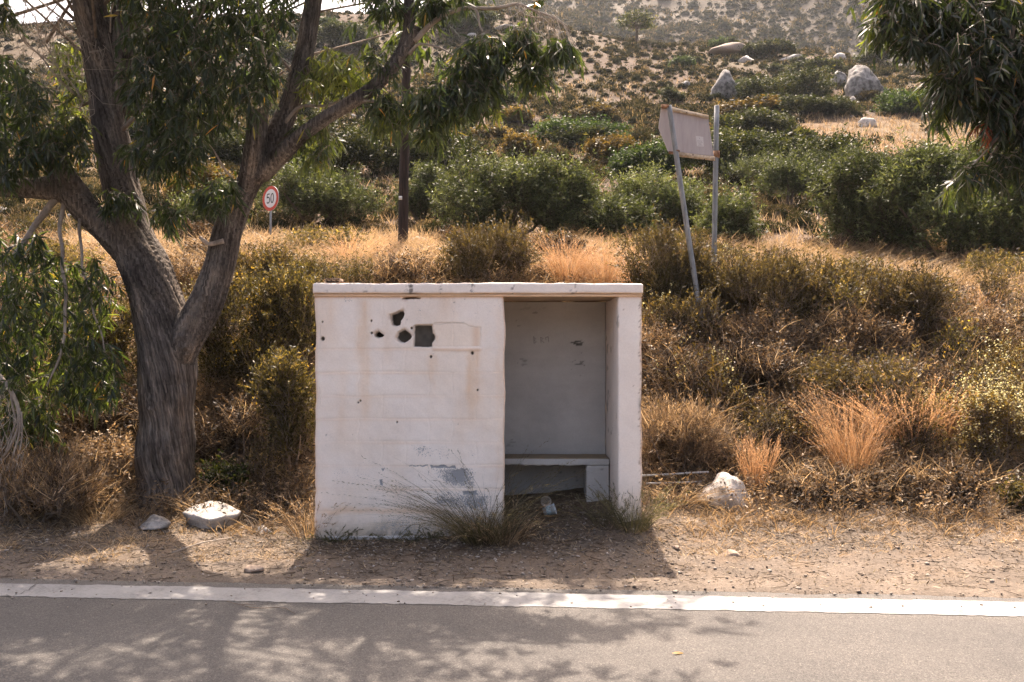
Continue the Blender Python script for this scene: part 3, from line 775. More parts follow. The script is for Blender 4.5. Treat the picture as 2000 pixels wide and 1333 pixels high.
    c = np.ones((len(V), 3)) * (1.02 + .05 * fbm(R, 6, 3, 9))[:, None]
    k = np.exp(-((R[:, 0] - (1176 - HX) / F * B0) / .012) ** 2 - ((R[:, 2] - bz(917)) / .007) ** 2); c *= 1 - .7 * k[:, None]
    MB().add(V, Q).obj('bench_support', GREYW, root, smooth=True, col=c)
    return root
build_shelter()
# ------------------------------------------------------------------ vegetation builders
def rdir(rng, n):
    v = rng.normal(size=(n, 3)); return nrm(v)

def perp(d, rng):
    r = rng.normal(size=d.shape); r = r - d * np.sum(r * d, 1, keepdims=True); return nrm(r)

LEAF4 = ((0, .12), (.35, 1), (.7, .75), (1, .04))
LEAF2 = ((0, .25), (.5, 1), (1, .1))

def lobes_for(rng, R, n, low=0.0):
    """uneven set of ellipsoid lobes inside a crown of half sizes R standing on z=0"""
    L = []
    for k in range(n):
        a = rng.uniform(0, 2 * math.pi); q = math.sqrt(rng.uniform(0, 1)) * .86
        zc = rng.uniform(.20 + low, .82)
        s = rng.uniform(.20, .46)
        L.append((np.array([math.cos(a) * q * R[0], math.sin(a) * q * R[1], zc * R[2] * (1 - .30 * q * q)]), np.array([R[0] * s, R[1] * s, R[2] * s * rng.uniform(.55, .8)])))
    return L

def shrub(rng, R, n=400, lobes=9, sp_len=.25, nl=14, leaf=(.04, .012), up=.5, droop=0.0, shell=.45, low=0.0, v0=0.0, v1=1.0, twig=.003, prof=LEAF2, mb=None, wood=None, m=0, flowers=0, fm=1, fleaf=(.02, .02), spread=.7, ground_stems=7, stem_r=.012, lob=None, base_fill=0):
    """foliage made of leafy sprigs over several lobes; stems run from the base to the lobes"""
    mb = mb or MB(); wood = wood or MB()
    lob = lob or lobes_for(rng, R, lobes, low)
    ci = rng.integers(0, len(lob), n)
    C = np.array([l[0] for l in lob])[ci]; S = np.array([l[1] for l in lob])[ci]
    d = rdir(rng, n); d[:, 2] = np.where(d[:, 2] < -.35, -d[:, 2], d[:, 2])
    q = (shell + (1 - shell) * rng.uniform(0, 1, n) ** .6)[:, None]
    o = C + d * S * q
    o[:, 2] = np.maximum(o[:, 2], .02)
    out = nrm(d * (1 - up) + np.array([0, 0, up]) + rng.normal(size=(n, 3)) * .28 + np.array([0, 0, -droop]))
    L = sp_len * rng.uniform(.55, 1.3, n) * np.where(rng.uniform(0, 1, n) < .12, 1.7, 1.0)
    tip = o + out * L[:, None]
    root = o - out * L[:, None] * .5
    if twig: wood.sticks(root, tip, twig, twig * .3, v=rng.uniform(0, 1, n))
    t = rng.uniform(.0, 1.03, (n, nl)) ** .85
    pos = root[:, None, :] + (tip - root)[:, None, :] * t[:, :, None]
    pos = pos.reshape(-1, 3); od = np.repeat(out, nl, 0)
    ld = nrm(od * (1 - spread) + perp(od, rng) * spread + rng.normal(size=od.shape) * .15 + np.array([0, 0, -droop * .6]))
    side = perp(ld, rng)
    ll = leaf[0] * rng.uniform(.6, 1.3, len(pos)); lw = leaf[1] * rng.uniform(.7, 1.3, len(pos))
    sv = np.repeat(rng.uniform(0, 1, n), nl)
    v = v0 + (v1 - v0) * np.clip(sv * .7 + rng.uniform(0, 1, len(pos)) * .3, 0, 1)
    mb.strips(pos, ld, side, ll, lw, prof=prof, v=v, m=m)
    if flowers:
        k = rng.choice(n, flowers, replace=flowers > n)
        fo = np.repeat(tip[k], 6, 0) + rng.normal(size=(flowers * 6, 3)) * .028
        fd = rdir(rng, len(fo))
        mb.strips(fo, fd, perp(fd, rng), fleaf[0], fleaf[1], prof=LEAF2, v=rng.uniform(0, 1, len(fo)), m=fm)
    for k in range(min(ground_stems, len(lob))):
        c = lob[k][0]; b = np.array([c[0] * .12, c[1] * .12, -.05])
        mid = b + (c - b) * .5 + rng.normal(size=3) * .06 * np.linalg.norm(c)
        wood.tube([b, (b + mid) / 2 + rng.normal(size=3) * .02, mid, (mid + c) / 2, c], np.array([1.3, 1.1, .9, .65, .4]) * stem_r, 5)
    return mb, wood, lob

def tuft(rng, n=60, h=.6, spread=.35, base=.05, w=.006, lean=(0, 0), arch=.6, heads=0.0, v0=0, v1=1, mb=None, seg=5, m=0, head_m=0, at=(0, 0, 0)):
    mb = mb or MB()
    a = rng.uniform(0, 2 * math.pi, n); r = np.sqrt(rng.uniform(0, 1, n))
    b = np.stack([np.cos(a) * r * base, np.sin(a) * r * base, np.full(n, -.02)], 1) + np.asarray(at, float)
    tilt = spread * (r * .7 + rng.uniform(0, .6, n))
    d = nrm(np.stack([np.cos(a) * tilt + lean[0], np.sin(a) * tilt + lean[1], np.ones(n)], 1) + rng.normal(size=(n, 3)) * .06)
    L = h * rng.uniform(.5, 1.12, n)
    hd = nrm(np.stack([np.cos(a) * spread + lean[0] * 2 + rng.normal(size=n) * .5, np.sin(a) * spread + lean[1] * 2 + rng.normal(size=n) * .5, np.full(n, -.5)], 1))
    bend = hd * (arch * rng.uniform(.3, 1.2, n))[:, None]
    side = perp(d, rng)
    ts = np.linspace(0, 1, seg + 1)
    prof = [(t, 1 - .9 * t ** 1.6) for t in ts]
    v = v0 + (v1 - v0) * rng.uniform(0, 1, n)
    mb.strips(b, d, side, L, w, bend=bend, prof=prof, v=v, m=m, pw=2.2)
    if heads:
        k = np.nonzero(rng.uniform(0, 1, n) < heads)[0]
        ns = 14
        t = np.tile(np.linspace(.72, 1.02, ns), (len(k), 1))
        pos = b[k][:, None] + d[k][:, None] * (L[k][:, None] * t)[:, :, None] + bend[k][:, None] * (L[k][:, None] * t ** 2.2)[:, :, None]
        dd = nrm(d[k] + bend[k] * 1.8); dd = np.repeat(dd, ns, 0)
        ld = nrm(dd + perp(dd, rng) * .45)
        mb.strips(pos.reshape(-1, 3), ld, perp(ld, rng), .028 * rng.uniform(.6, 1.3, len(ld)), .0045, prof=LEAF2, v=np.clip(v0 + (v1 - v0) * rng.uniform(.5, 1, len(ld)), 0, 1), m=head_m)
    return mb

def placed(name, label, cat, loc, parts, group=None, rz=0):
    """parts: list of (part name, MB, material(s))"""
    r = thing(name, label, cat, loc, rz, group)
    for pn, mb, mats in parts:
        if mb.n: mb.obj(pn, mats, r)
    return r

# ------------------------------------------------------------------ the big eucalyptus
def remesh_tubes(name, chains, voxel, mat, parent, seed=0, bark=.012):
    mb = MB()
    SK, SR, ST, SA = [], [], [], []
    for pts, rad in chains:
        pts = np.asarray(pts, float); rad = np.asarray(rad, float)
        # smooth subdivision of the chain
        t = np.concatenate([[0], np.cumsum(np.linalg.norm(np.diff(pts, axis=0), axis=1))]); n = max(6, int(t[-1] / .06))
        tt = np.linspace(0, t[-1], n)
        q = np.stack([np.interp(tt, t, pts[:, k]) for k in range(3)], 1); rr = np.interp(tt, t, rad)
        q = _blur(q, 1.8, 0) if n > 8 else q; rr = _blur(rr[:, None], 1.5, 0)[:, 0] if n > 8 else rr
        wob = np.stack([fbm(q + k * 9, 1.6, 3, seed + k) for k in range(3)], 1) * (.16 * rr[:, None]); q = q + wob
        rr = rr * (1 + .07 * noise(q, 3.0, seed + 5))
        mb.tube(q, rr, 16)
        SK.append(q); SR.append(rr); SA.append(tt); ST.append(nrm(np.gradient(q, axis=0)))
    me = mb.mesh(name, mat)
    o = link(name, me, parent)
    md = o.modifiers.new('r', 'REMESH'); md.mode = 'VOXEL'; md.voxel_size = voxel; md.use_smooth_shade = True
    sm = o.modifiers.new('s', 'SMOOTH'); sm.iterations = 5; sm.factor = .5
    dg = bpy.context.evaluated_depsgraph_get(); ev = o.evaluated_get(dg)
    me2 = bpy.data.meshes.new_from_object(ev)
    o.modifiers.clear(); o.data = me2; bpy.data.meshes.remove(me); me2.name = name
    nv = len(me2.vertices); co = np.empty(nv * 3, np.float32); me2.vertices.foreach_get('co', co); co = co.reshape(-1, 3).astype(float)
    no = np.empty(nv * 3, np.float32); me2.vertices.foreach_get('normal', no); no = no.reshape(-1, 3).astype(float)
    S = np.concatenate(SK); R = np.concatenate(SR); A = np.concatenate(SA); Tn = np.concatenate(ST)
    best = np.empty(nv, np.int64)
    for k in range(0, nv, 20000):
        d2 = ((co[k:k + 20000, None, :] - S[None]) ** 2).sum(2) / (R[None] ** 2)
        best[k:k + 20000] = d2.argmin(1)
    off = co - S[best]; al = A[best] + np.sum(off * Tn[best], 1)
    # grain coordinates: around (squeezed) and along (stretched), twisting a little
    tw = al * .7
    ox = off[:, 0] * np.cos(tw) - off[:, 1] * np.sin(tw); oy = off[:, 0] * np.sin(tw) + off[:, 1] * np.cos(tw)
    g = np.stack([ox, oy, al * .085], 1)
    rid = .5 - 1.6 * np.abs(fbm(g, 24, 3, seed + 31)); rid2 = fbm(np.stack([ox, oy, al * .35], 1), 7, 3, seed + 33)
    amp = bark * np.clip(R[best] / .2, .15, 1.2)
    if seed == 3:
        for (kx, ky, kr, ka) in ((345, 735, .055, .035), (295, 790, .075, .03), (500, 262, .03, .02), (352, 668, .10, .03), (330, 860, .05, .015)):
            kp = P(kx, ky, 8.43); dk = np.linalg.norm((co - kp) * np.array([1, .6, 1]), axis=1); co = co + no * (ka * np.exp(-(dk / kr) ** 2) * (1 + .45 * np.cos(dk / kr * 9)))[:, None]
    co = co + no * (amp * (rid * .9 + rid2 * 1.3))[:, None]
    me2.vertices.foreach_set('co', co.astype(np.float32).ravel()); me2.update()
    ga = me2.attributes.new('grain', 'FLOAT_VECTOR', 'POINT'); ga.data.foreach_set('vector', g.astype(np.float32).ravel())
    me2.materials.clear(); me2.materials.append(mat)
    me2.polygons.foreach_set('use_smooth', np.ones(len(me2.polygons), bool))
    return o

def bark_mat():
    m, nt, b = new_mat('eucalyptus_bark')
    at = N(nt, 'ShaderNodeAttribute', attribute_name='grain')
    n1 = N(nt, 'ShaderNodeTexNoise', Scale=45.0, Detail=7.0, Roughness=.68); nt.links.new(at.outputs['Vector'], n1.inputs['Vector'])
    n2 = N(nt, 'ShaderNodeTexNoise', Scale=8.0, Detail=4.0, Roughness=.6); nt.links.new(at.outputs['Vector'], n2.inputs['Vector'])
    tc = N(nt, 'ShaderNodeTexCoord'); n3 = N(nt, 'ShaderNodeTexNoise', Scale=3.2, Detail=5.0, Roughness=.6); nt.links.new(tc.outputs['Object'], n3.inputs['Vector'])
    c1 = ramp(nt, [(.32, (.028, .024, .021)), (.45, (.105, .089, .076)), (.58, (.205, .176, .151)), (.72, (.37, .325, .285))], n1.outputs[0])
    c2 = ramp(nt, [(.38, (.62, .60, .60)), (.55, (1, 1, 1)), (.68, (1.4, 1.3, 1.2))], n2.outputs[0])
    c3 = ramp(nt, [(.36, (.55, .53, .53)), (.5, (.95, .95, .95)), (.66, (1.25, 1.18, 1.1))], n3.outputs[0])
    a = N(nt, 'ShaderNodeVectorMath', operation='MULTIPLY'); nt.links.new(c1, a.inputs[0]); nt.links.new(c2, a.inputs[1])
    c = N(nt, 'ShaderNodeVectorMath', operation='MULTIPLY'); nt.links.new(a.outputs[0], c.inputs[0]); nt.links.new(c3, c.inputs[1])
    nt.links.new(c.outputs[0], b.inputs['Base Color']); b.inputs['Roughness'].default_value = .95; b.inputs['Specular IOR Level'].default_value = .15
    bp = N(nt, 'ShaderNodeBump', Strength=1.0, Distance=.035); nt.links.new(n1.outputs[0], bp.inputs['Height']); nt.links.new(bp.outputs[0], b.inputs['Normal'])
    return m
M['bark'] = bark_mat()
M['smoothbark'] = noisy_mat('smooth_limb_bark', (.20, .155, .12), (.42, .35, .285), scale=7, rough=.85, bump=.3, stretch=(1, 1, .5), fine=40)

def chain(*q):
    return np.array([P(a[0], a[1], a[2]) for a in q]), np.array([a[3] for a in q])

def strands(rng, starts, mb, wood, Ls=(.13, .34), nl=(7, 12), leaf=(.122, .0175), out=None, lit=0.0, droop=1.0, m=0):
    """hanging leafy twigs: the twig leaves its start sideways and turns down, leaves hang from it"""
    n = len(starts)
    a = rng.uniform(0, 2 * math.pi, n)
    hd = np.stack([np.cos(a), np.sin(a), rng.uniform(-.3, .5, n)], 1)
    if out is not None: hd = hd * .6 + out
    hd = nrm(hd)
    L = rng.uniform(*Ls, n)
    K = 6
    ts = np.linspace(0, 1, K)
    pts = starts[:, None] + hd[:, None] * (L[:, None] * .62 * ts)[:, :, None] + np.array([0, 0, -1.]) * (L[:, None] * .62 * droop * ts ** 1.8)[:, :, None]
    for k in range(K - 1):
        wood.sticks(pts[:, k], pts[:, k + 1], .0032 * (1 - ts[k] * .7), .0032 * (1 - ts[k + 1] * .7), v=rng.uniform(0, 1, n))
    nmax = nl[1]
    cnt = rng.integers(nl[0], nl[1] + 1, n)
    t = np.sort(rng.uniform(.08, 1.0, (n, nmax)), 1)
    keep = np.arange(nmax)[None] < cnt[:, None]
    x = t * (K - 1); i = np.clip(x.astype(int), 0, K - 2); f = (x - i)[:, :, None]
    ar = np.arange(n)[:, None]
    pos = pts[ar, i] * (1 - f) + pts[ar, i + 1] * f
    tan = nrm(pts[ar, i + 1] - pts[ar, i])
    pos = pos[keep]; tan = tan[keep]
    sv = np.repeat(rng.uniform(0, 1, n)[:, None], nmax, 1)[keep]
    k = len(pos)
    ld = nrm(tan * .35 + perp(tan, rng) * .62 + np.array([0, 0, -.62 * droop]) + rng.normal(size=(k, 3)) * .30)
    side = perp(ld, rng)
    bend = perp(ld, rng) * rng.uniform(.0, .22, k)[:, None] + np.array([0, 0, -.18 * droop])
    ll = leaf[0] * rng.uniform(.55, 1.25, k); lw = leaf[1] * rng.uniform(.7, 1.25, k)
    v = np.clip(.75 * (sv * .5 + rng.uniform(0, 1, k) * .5) + lit, 0, .9)  # lit moves leaves to yellow-green, sunlight put into their colour
    old = rng.uniform(0, 1, k) < .012
    v = np.where(old, rng.uniform(.95, 1, k), v)
    mb.strips(pos, ld, side, ll, lw, bend=bend, prof=((0, .12), (.25, .9), (.5, 1), (.78, .6), (1, .03)), v=v, m=m)
    return mb

def in_poly(rng, poly, n, Y):
    """points in front of / behind each other whose outline follows a region"""
    poly = np.asarray(poly, float); lo, hi = poly.min(0), poly.max(0); res = []
    while sum(len(r) for r in res) < n:
        q = rng.uniform(lo, hi, (n * 3, 2)); k = poly_mask(q[:, 0], q[:, 1], poly) > 0; res.append(q[k])
    q = np.concatenate(res)[:n]; y = rng.uniform(Y[0], Y[1], n)
    return np.stack([(q[:, 0] - HX) / F * y, y, EYE + (HY - q[:, 1]) / F * y], 1)

def big_eucalyptus():
    rng = np.random.default_rng(5)
    root = thing('eucalyptus_tree', 'big eucalyptus with a thick forked grey trunk and hanging leaves left of the shelter', 'tree', (0, 0, 0))
    zb = float(ground(np.array([-3.36]), np.array([8.7]))[0])
    thick = [
        chain((322, 1030, 8.7, .34), (322, 985, 8.7, .295), (324, 930, 8.7, .268), (327, 850, 8.7, .255), (328, 770, 8.7, .258), (326, 700, 8.7, .27), (318, 640, 8.7, .25), (300, 560, 8.72, .232), (268, 490, 8.75, .215), (242, 410, 8.8, .185), (222, 300, 8.85, .175), (203, 180, 8.9, .16), (186, 70, 8.95, .155), (165, -60, 9, .145), (140, -320, 9, .11), (120, -560, 9, .07)),
        chain((212, 230, 8.87, .15), (230, 130, 9.0, .135), (243, 40, 9.1, .13), (250, -90, 9.2, .12), (275, -330, 9.2, .09), (310, -560, 9.1, .05)),
        chain((275, 520, 8.75, .16), (215, 455, 8.7, .145), (160, 405, 8.65, .135), (120, 345, 8.6, .12), (98, 305, 8.58, .10), (86, 288, 8.55, .055)),
        chain((125, 370, 8.6, .12), (70, 368, 8.55, .095), (20, 368, 8.5, .085), (-80, 372, 8.4, .075), (-260, 350, 8.2, .05)),
        chain((175, 400, 8.68, .085), (130, 335, 8.5, .06), (100, 300, 8.42, .045), (88, 288, 8.4, .02)),
        chain((322, 740, 8.68, .18), (352, 678, 8.66, .18), (388, 622, 8.63, .165), (417, 560, 8.6, .148), (434, 490, 8.6, .134), (450, 430, 8.6, .124), (474, 370, 8.6, .12), (510, 318, 8.62, .118), (546, 252, 8.68, .108), (573, 190, 8.74, .100), (590, 125, 8.8, .094), (604, 55, 8.86, .09), (616, -20, 8.9, .085), (645, -300, 9.1, .07), (680, -520, 9.2, .035)),
        chain((478, 372, 8.58, .10), (492, 318, 8.5, .10), (500, 270, 8.46, .097), (504, 225, 8.44, .092), (506, 205, 8.43, .075)),
        chain((500, 345, 8.58, .11), (525, 322, 8.5, .092), (560, 292, 8.42, .08), (605, 250, 8.33, .074), (652, 220, 8.24, .066), (700, 192, 8.16, .062), (742, 164, 8.1, .056), (775, 120, 8.06, .054), (796, 78, 8.04, .052), (802, 30, 8.02, .05), (796, -60, 8, .045), (800, -300, 7.8, .025)),
        chain((770, 132, 8.07, .05), (792, 98, 8.0, .046), (810, 68, 7.97, .042), (816, 52, 7.95, .034)),
    ]
    remesh_tubes('trunk', thick, .015, M['bark'], root, seed=3, bark=.017)
    # thinner limbs
    thin = [
        ((806, 82, 7.98, .03), (835, 55, 7.95, .024), (868, 28, 7.9, .021), (905, 16, 7.88, .019), (950, 16, 7.85, .017), (990, 17, 7.82, .015), (1015, 9, 7.8, .013), (1050, 20, 7.78, .010), (1090, 40, 7.75, .008), (1115, 62, 7.73, .004)),
        ((1010, 10, 7.8, .010), (1020, 30, 7.8, .007), (1060, 32, 7.78, .006), (1085, 60, 7.75, .004)),
        ((928, 16, 7.86, .012), (934, 30, 7.85, .011), (938, 50, 7.84, .009), (946, 62, 7.83, .007)),
        ((800, 108, 8.0, .02), (812, 90, 7.95, .014), (822, 84, 7.92, .011), (850, 90, 7.9, .009), (885, 108, 7.87, .008), (905, 132, 7.85, .005)),
        ((800, 40, 8.02, .022), (815, 5, 8.05, .018), (835, -40, 8.05, .015), (900, -160, 7.9, .015)),
        ((545, 250, 8.6, .02), (585, 206, 8.6, .017), (640, 206, 8.55, .015), (668, 194, 8.5, .010), (690, 185, 8.48, .005)),
        ((700, 195, 8.15, .014), (745, 200, 8.1, .011), (780, 197, 8.05, .008), (800, 205, 8.0, .004)),
        ((502, 225, 8.4, .034), (527, 208, 8.35, .028), (531, 180, 8.33, .025), (522, 145, 8.32, .023), (511, 105, 8.32, .022), (503, 60, 8.3, .02), (505, 10, 8.3, .018), (500, -60, 8.3, .014)),
        ((500, 205, 8.42, .02), (494, 172, 8.38, .016), (478, 166, 8.34, .013), (464, 168, 8.3, .008)),
        ((572, 190, 8.7, .016), (592, 170, 8.72, .012), (618, 140, 8.75, .01), (655, 112, 8.75, .007), (690, 95, 8.75, .003)),
        ((440, 470, 8.42, .026), (408, 478, 8.36, .022), (395, 468, 8.34, .019), (388, 462, 8.33, .012)),
        ((0, 525, 8.3, .022), (38, 490, 8.35, .025), (62, 448, 8.45, .028), (95, 404, 8.55, .034), (120, 375, 8.6, .04)),
        ((165, 205, 8.88, .013), (125, 140, 8.8, .010), (98, 118, 8.75, .009), (60, 95, 8.7, .008), (40, 55, 8.65, .006), (5, 25, 8.6, .004)),
        ((150, 190, 8.86, .012), (110, 150, 8.7, .010), (80, 108, 8.65, .009), (55, 92, 8.6, .007), (20, 40, 8.6, .005), (-20, 10, 8.6, .004)),
        ((128, 150, 8.8, .010), (104, 112, 8.78, .008), (76, 72, 8.75, .007), (72, 40, 8.72, .005), (50, 12, 8.7, .006), (40, -20, 8.7, .004)),
        ((76, 70, 8.75, .008), (95, 30, 8.73, .007), (112, 5, 8.7, .006), (118, -20, 8.7, .004)),
        ((113, 5, 8.7, .004), (122, 18, 8.7, .003), (132, 36, 8.7, .002)),
        ((55, 92, 8.6, .007), (40, 50, 8.6, .005), (52, 12, 8.6, .004), (60, -10, 8.6, .003)),
        ((150, 50, 8.9, .008), (154, 20, 8.85, .006), (168, 0, 8.8, .004)),
        ((215, 70, 8.95, .009), (218, 18, 8.9, .008), (224, 6, 8.88, .006), (216, -10, 8.85, .004)),
        ((214, 95, 8.95, .007), (212, 60, 8.9, .006), (219, 95, 8.88, .004), (224, 130, 8.86, .002)),
        ((60, 300, 8.5, .012), (20, 250, 8.4, .010), (-20, 215, 8.4, .006)),
        ((235, 260, 8.7, .022), (300, 190, 8.5, .016), (350, 120, 8.35, .013), (390, 40, 8.2, .010), (420, -40, 8.1, .012)),
        ((260, 300, 8.7, .02), (310, 270, 8.45, .016), (360, 250, 8.3, .012), (410, 235, 8.2, .007)),
        ((575, 150, 8.75, .016), (520, 70, 8.5, .012), (450, 10, 8.3, .010), (380, -40, 8.1, .01)),
        ((470, 380, 8.5, .014), (440, 330, 8.35, .011), (415, 290, 8.25, .008), (385, 250, 8.2, .005)),
        ((128, 385, 8.6, .024), (116, 430, 8.5, .02), (122, 520, 8.3, .018), (128, 620, 8.2, .015), (120, 690, 8.1, .012), (90, 760, 8.0, .008)),
        ((160, 405, 8.65, .02), (152, 445, 8.5, .016), (165, 530, 8.4, .013), (185, 610, 8.35, .010), (215, 720, 8.3, .006), (228, 765, 8.3, .003)),
        ((-5, 728, 7.9, .022), (18, 758, 7.88, .02), (36, 792, 7.86, .018), (34, 840, 7.85, .014), (18, 880, 7.84, .010), (0, 905, 7.83, .006)),
        ((36, 792, 7.86, .012), (38, 850, 7.83, .009), (24, 900, 7.82, .006), (10, 930, 7.8, .003)),
        ((22, 770, 7.88, .012), (28, 830, 7.86, .009), (14, 880, 7.85, .006), (4, 905, 7.85, .003)),
        ((40, 800, 7.86, .008), (44, 850, 7.83, .006), (36, 905, 7.8, .004), (30, 940, 7.8, .002)),
    ]
    mb = MB()
    for q in thin:
        pts, rad = chain(*q)
        t = np.linspace(0, 1, len(pts)); tt = np.linspace(0, 1, len(pts) * 4)
        pp = np.stack([np.interp(tt, t, pts[:, k]) for k in range(3)], 1); pp = _blur(pp, 1.2, 0); rr = np.interp(tt, t, rad)
        pp = pp + np.stack([noise(pp + k, 5, 40 + k) for k in range(3)], 1) * .02
        mb.tube(pp, rr, 6)
    mb.obj('branches', M['smoothbark'], root, smooth=True)
    fine = MB()
    # bare drooping twiglets at the end of the long branch and by the sky
    bt0 = np.concatenate([in_poly(rng, [(985, 10), (1015, 5), (1100, 35), (1112, 55), (1060, 30), (1000, 22)], 46, (7.7, 7.85))])
    for k in range(2):
        p1 = bt0 + np.stack([rng.normal(size=len(bt0)) * .05 + .03, rng.normal(size=len(bt0)) * .05, rng.uniform(-.2, -.07, len(bt0))], 1)
        fine.sticks(bt0, p1, .0035, .0018, v=.5); bt0 = p1
    fine.obj('bare_twigs', M['paletwig'], root); fine = MB()
    s0 = in_poly(rng, [(0, 0), (130, 0), (170, 60), (190, 240), (120, 150), (40, 90)], 150, (8.5, 8.9))
    for k in range(3):
        p1 = s0 + np.stack([rng.normal(size=len(s0)) * .09, rng.normal(size=len(s0)) * .06, rng.normal(size=len(s0)) * .1 - .04], 1)
        fine.sticks(s0, p1, .0030, .0018, v=.5); s0 = p1
    fine.obj('bare_twigs', M['paletwig'], root); fine = MB()
    s0 = in_poly(rng, [(0, 740), (40, 790), (50, 900), (0, 960)], 60, (7.75, 7.9))
    for k in range(2):
        p1 = s0 + np.stack([rng.normal(size=len(s0)) * .05 - .02, rng.normal(size=len(s0)) * .05, rng.uniform(-.2, -.05, len(s0))], 1)
        fine.sticks(s0, p1, .003, .0015, v=.5); s0 = p1
    crown = MB(); tw = MB()
    def region(poly, n, Y, lit=0.0, **kw):
        strands(rng, in_poly(rng, poly, int(n * 1.25), Y), crown, tw, lit=lit, **kw)
    # dense dark mass between the limbs
    region([(240, -30), (575, -30), (560, 40), (522, 110), (525, 150), (470, 240), (420, 240), (380, 290), (335, 300), (290, 240), (250, 190), (255, 90)], 500, (7.7, 8.5))
    region([(240, 250), (330, 230), (400, 280), (400, 330), (330, 340), (280, 310), (245, 310)], 90, (7.8, 8.5))
    region([(205, 360), (260, 365), (262, 395), (210, 400)], 26, (8.2, 8.5))
    region([(300, 395), (345, 390), (350, 430), (310, 440)], 22, (8.1, 8.5))
    region([(375, 370), (460, 340), (462, 385), (400, 410)], 42, (8.0, 8.45))
    region([(470, 150), (540, 100), (545, 140), (500, 200)], 22, (8.0, 8.4))
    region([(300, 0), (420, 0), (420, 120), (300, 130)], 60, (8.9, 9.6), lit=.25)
    # left side
    region([(-40, 90), (40, 110), (95, 190), (110, 260), (60, 310), (-40, 320)], 190, (7.7, 8.8))
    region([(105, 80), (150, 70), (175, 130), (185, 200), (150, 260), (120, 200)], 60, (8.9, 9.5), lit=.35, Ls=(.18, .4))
    region([(60, 255), (150, 215), (175, 260), (150, 300), (110, 290)], 60, (8.1, 8.7), lit=.1)
    region([(0, 0), (28, 0), (22, 30), (0, 40)], 14, (8.4, 8.6), Ls=(.15, .3))
    region([(-40, 330), (40, 310), (110, 270), (150, 320), (90, 300), (0, 360)], 60, (7.9, 8.3))
    # lower left hanging mass
    region([(-60, 430), (50, 440), (95, 470), (105, 540), (70, 600), (95, 680), (40, 760), (-60, 800)], 300, (7.8, 9.0))
    region([(60, 480), (190, 500), (225, 560), (205, 640), (140, 640), (90, 560)], 120, (8.1, 9.2), lit=.12)
    region([(110, 640), (205, 660), (240, 730), (205, 790), (150, 780), (120, 720)], 110, (8.0, 8.8), lit=.08)
    region([(40, 560), (160, 600), (190, 760), (80, 830), (-20, 820)], 130, (8.4, 9.4), lit=.2)
    region([(0, 780), (90, 780), (110, 850), (20, 860)], 50, (8.3, 9.0), lit=.0)
    # sprays right of the fork, leaf colour brightened as if sunlit
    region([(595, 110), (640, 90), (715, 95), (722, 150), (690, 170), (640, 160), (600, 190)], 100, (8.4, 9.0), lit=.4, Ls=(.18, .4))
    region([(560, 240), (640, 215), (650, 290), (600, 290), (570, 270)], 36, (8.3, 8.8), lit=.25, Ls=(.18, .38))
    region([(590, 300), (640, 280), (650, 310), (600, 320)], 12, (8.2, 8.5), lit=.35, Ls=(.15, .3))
    # hanging along the long branch
    region([(728, 95), (755, 85), (765, 105), (750, 140), (730, 140)], 12, (7.95, 8.15))
    region([(735, 165), (792, 175), (805, 225), (770, 250), (725, 235)], 55, (7.9, 8.2), lit=.15)
    region([(805, 175), (865, 155), (900, 150), (905, 215), (880, 235), (830, 225)], 110, (7.7, 8.1), lit=.02)
    region([(885, 95), (940, 65), (985, 65), (990, 120), (965, 160), (930, 180), (890, 165)], 120, (7.65, 8.0))
    region([(940, 140), (975, 140), (960, 190), (920, 205), (900, 190)], 36, (7.65, 8.0))
    region([(1000, 45), (1045, 50), (1040, 95), (1005, 90)], 40, (7.65, 7.9))
    region([(1065, 72), (1110, 72), (1112, 100), (1075, 110)], 36, (7.65, 7.85))
    region([(1020, 120), (1062, 125), (1062, 155), (1028, 160)], 30, (7.65, 7.9), lit=.1)
    region([(812, 240), (872, 232), (860, 262), (825, 268)], 20, (7.8, 8.05), lit=.1)
    region([(955, 205), (968, 205), (968, 215), (955, 215)], 4, (7.7, 7.8), lit=.45, Ls=(.12, .2))
    region([(722, -20), (775, -20), (770, 15), (735, 22)], 26, (7.9, 8.2))
    region([(820, -20), (878, -20), (860, 15), (835, 30), (822, 20)], 36, (7.8, 8.1))
    region([(880, -30), (945, -30), (930, 0), (890, 2)], 14, (7.8, 8.1))
    region([(640, -60), (720, -60), (712, -20), (650, -20)], 12, (8.4, 8.9), lit=.2)
    # the crown above
    n = 0; big = dict(leaf=(.165, .030), nl=(10, 16))
    for k in range(100):
        c = np.array([rng.uniform(-6.8, 1.0), rng.uniform(6.6, 10.6), rng.uniform(5.35, 8.6)])
        if c[0] > -1.0 and c[2] > 7.2: continue
        m = rng.integers(16, 30)
        m = int(m * 1.0); st = c + rng.normal(size=(m, 3)) * np.array([.22, .22, .2])
        strands(rng, st, crown, tw, Ls=(.2, .45), lit=.1, **big)
        a = np.array([-3.9 + rng.normal() * .5, 9.0, c[2] - 1.6]); mid = (a + c) / 2 + np.array([0, 0, .25])
        tw.tube([a, mid, c], [.018, .012, .006], 5)
    # a denser arm of the crown over the road side, left
    for k in range(44):
        c = np.array([rng.uniform(-6.6, -1.8), rng.uniform(6.4, 8.4), rng.uniform(5.3, 7.2)])
        st = c + rng.normal(size=(20, 3)) * np.array([.24, .24, .2])
        strands(rng, st, crown, tw, Ls=(.2, .45), lit=.1, **big)
    crown.obj('crown', M['euc'], root)
    tw.obj('twigs', M['twig'], root)
    fine.obj('bare_twigs', M['paletwig'], root)
big_eucalyptus()

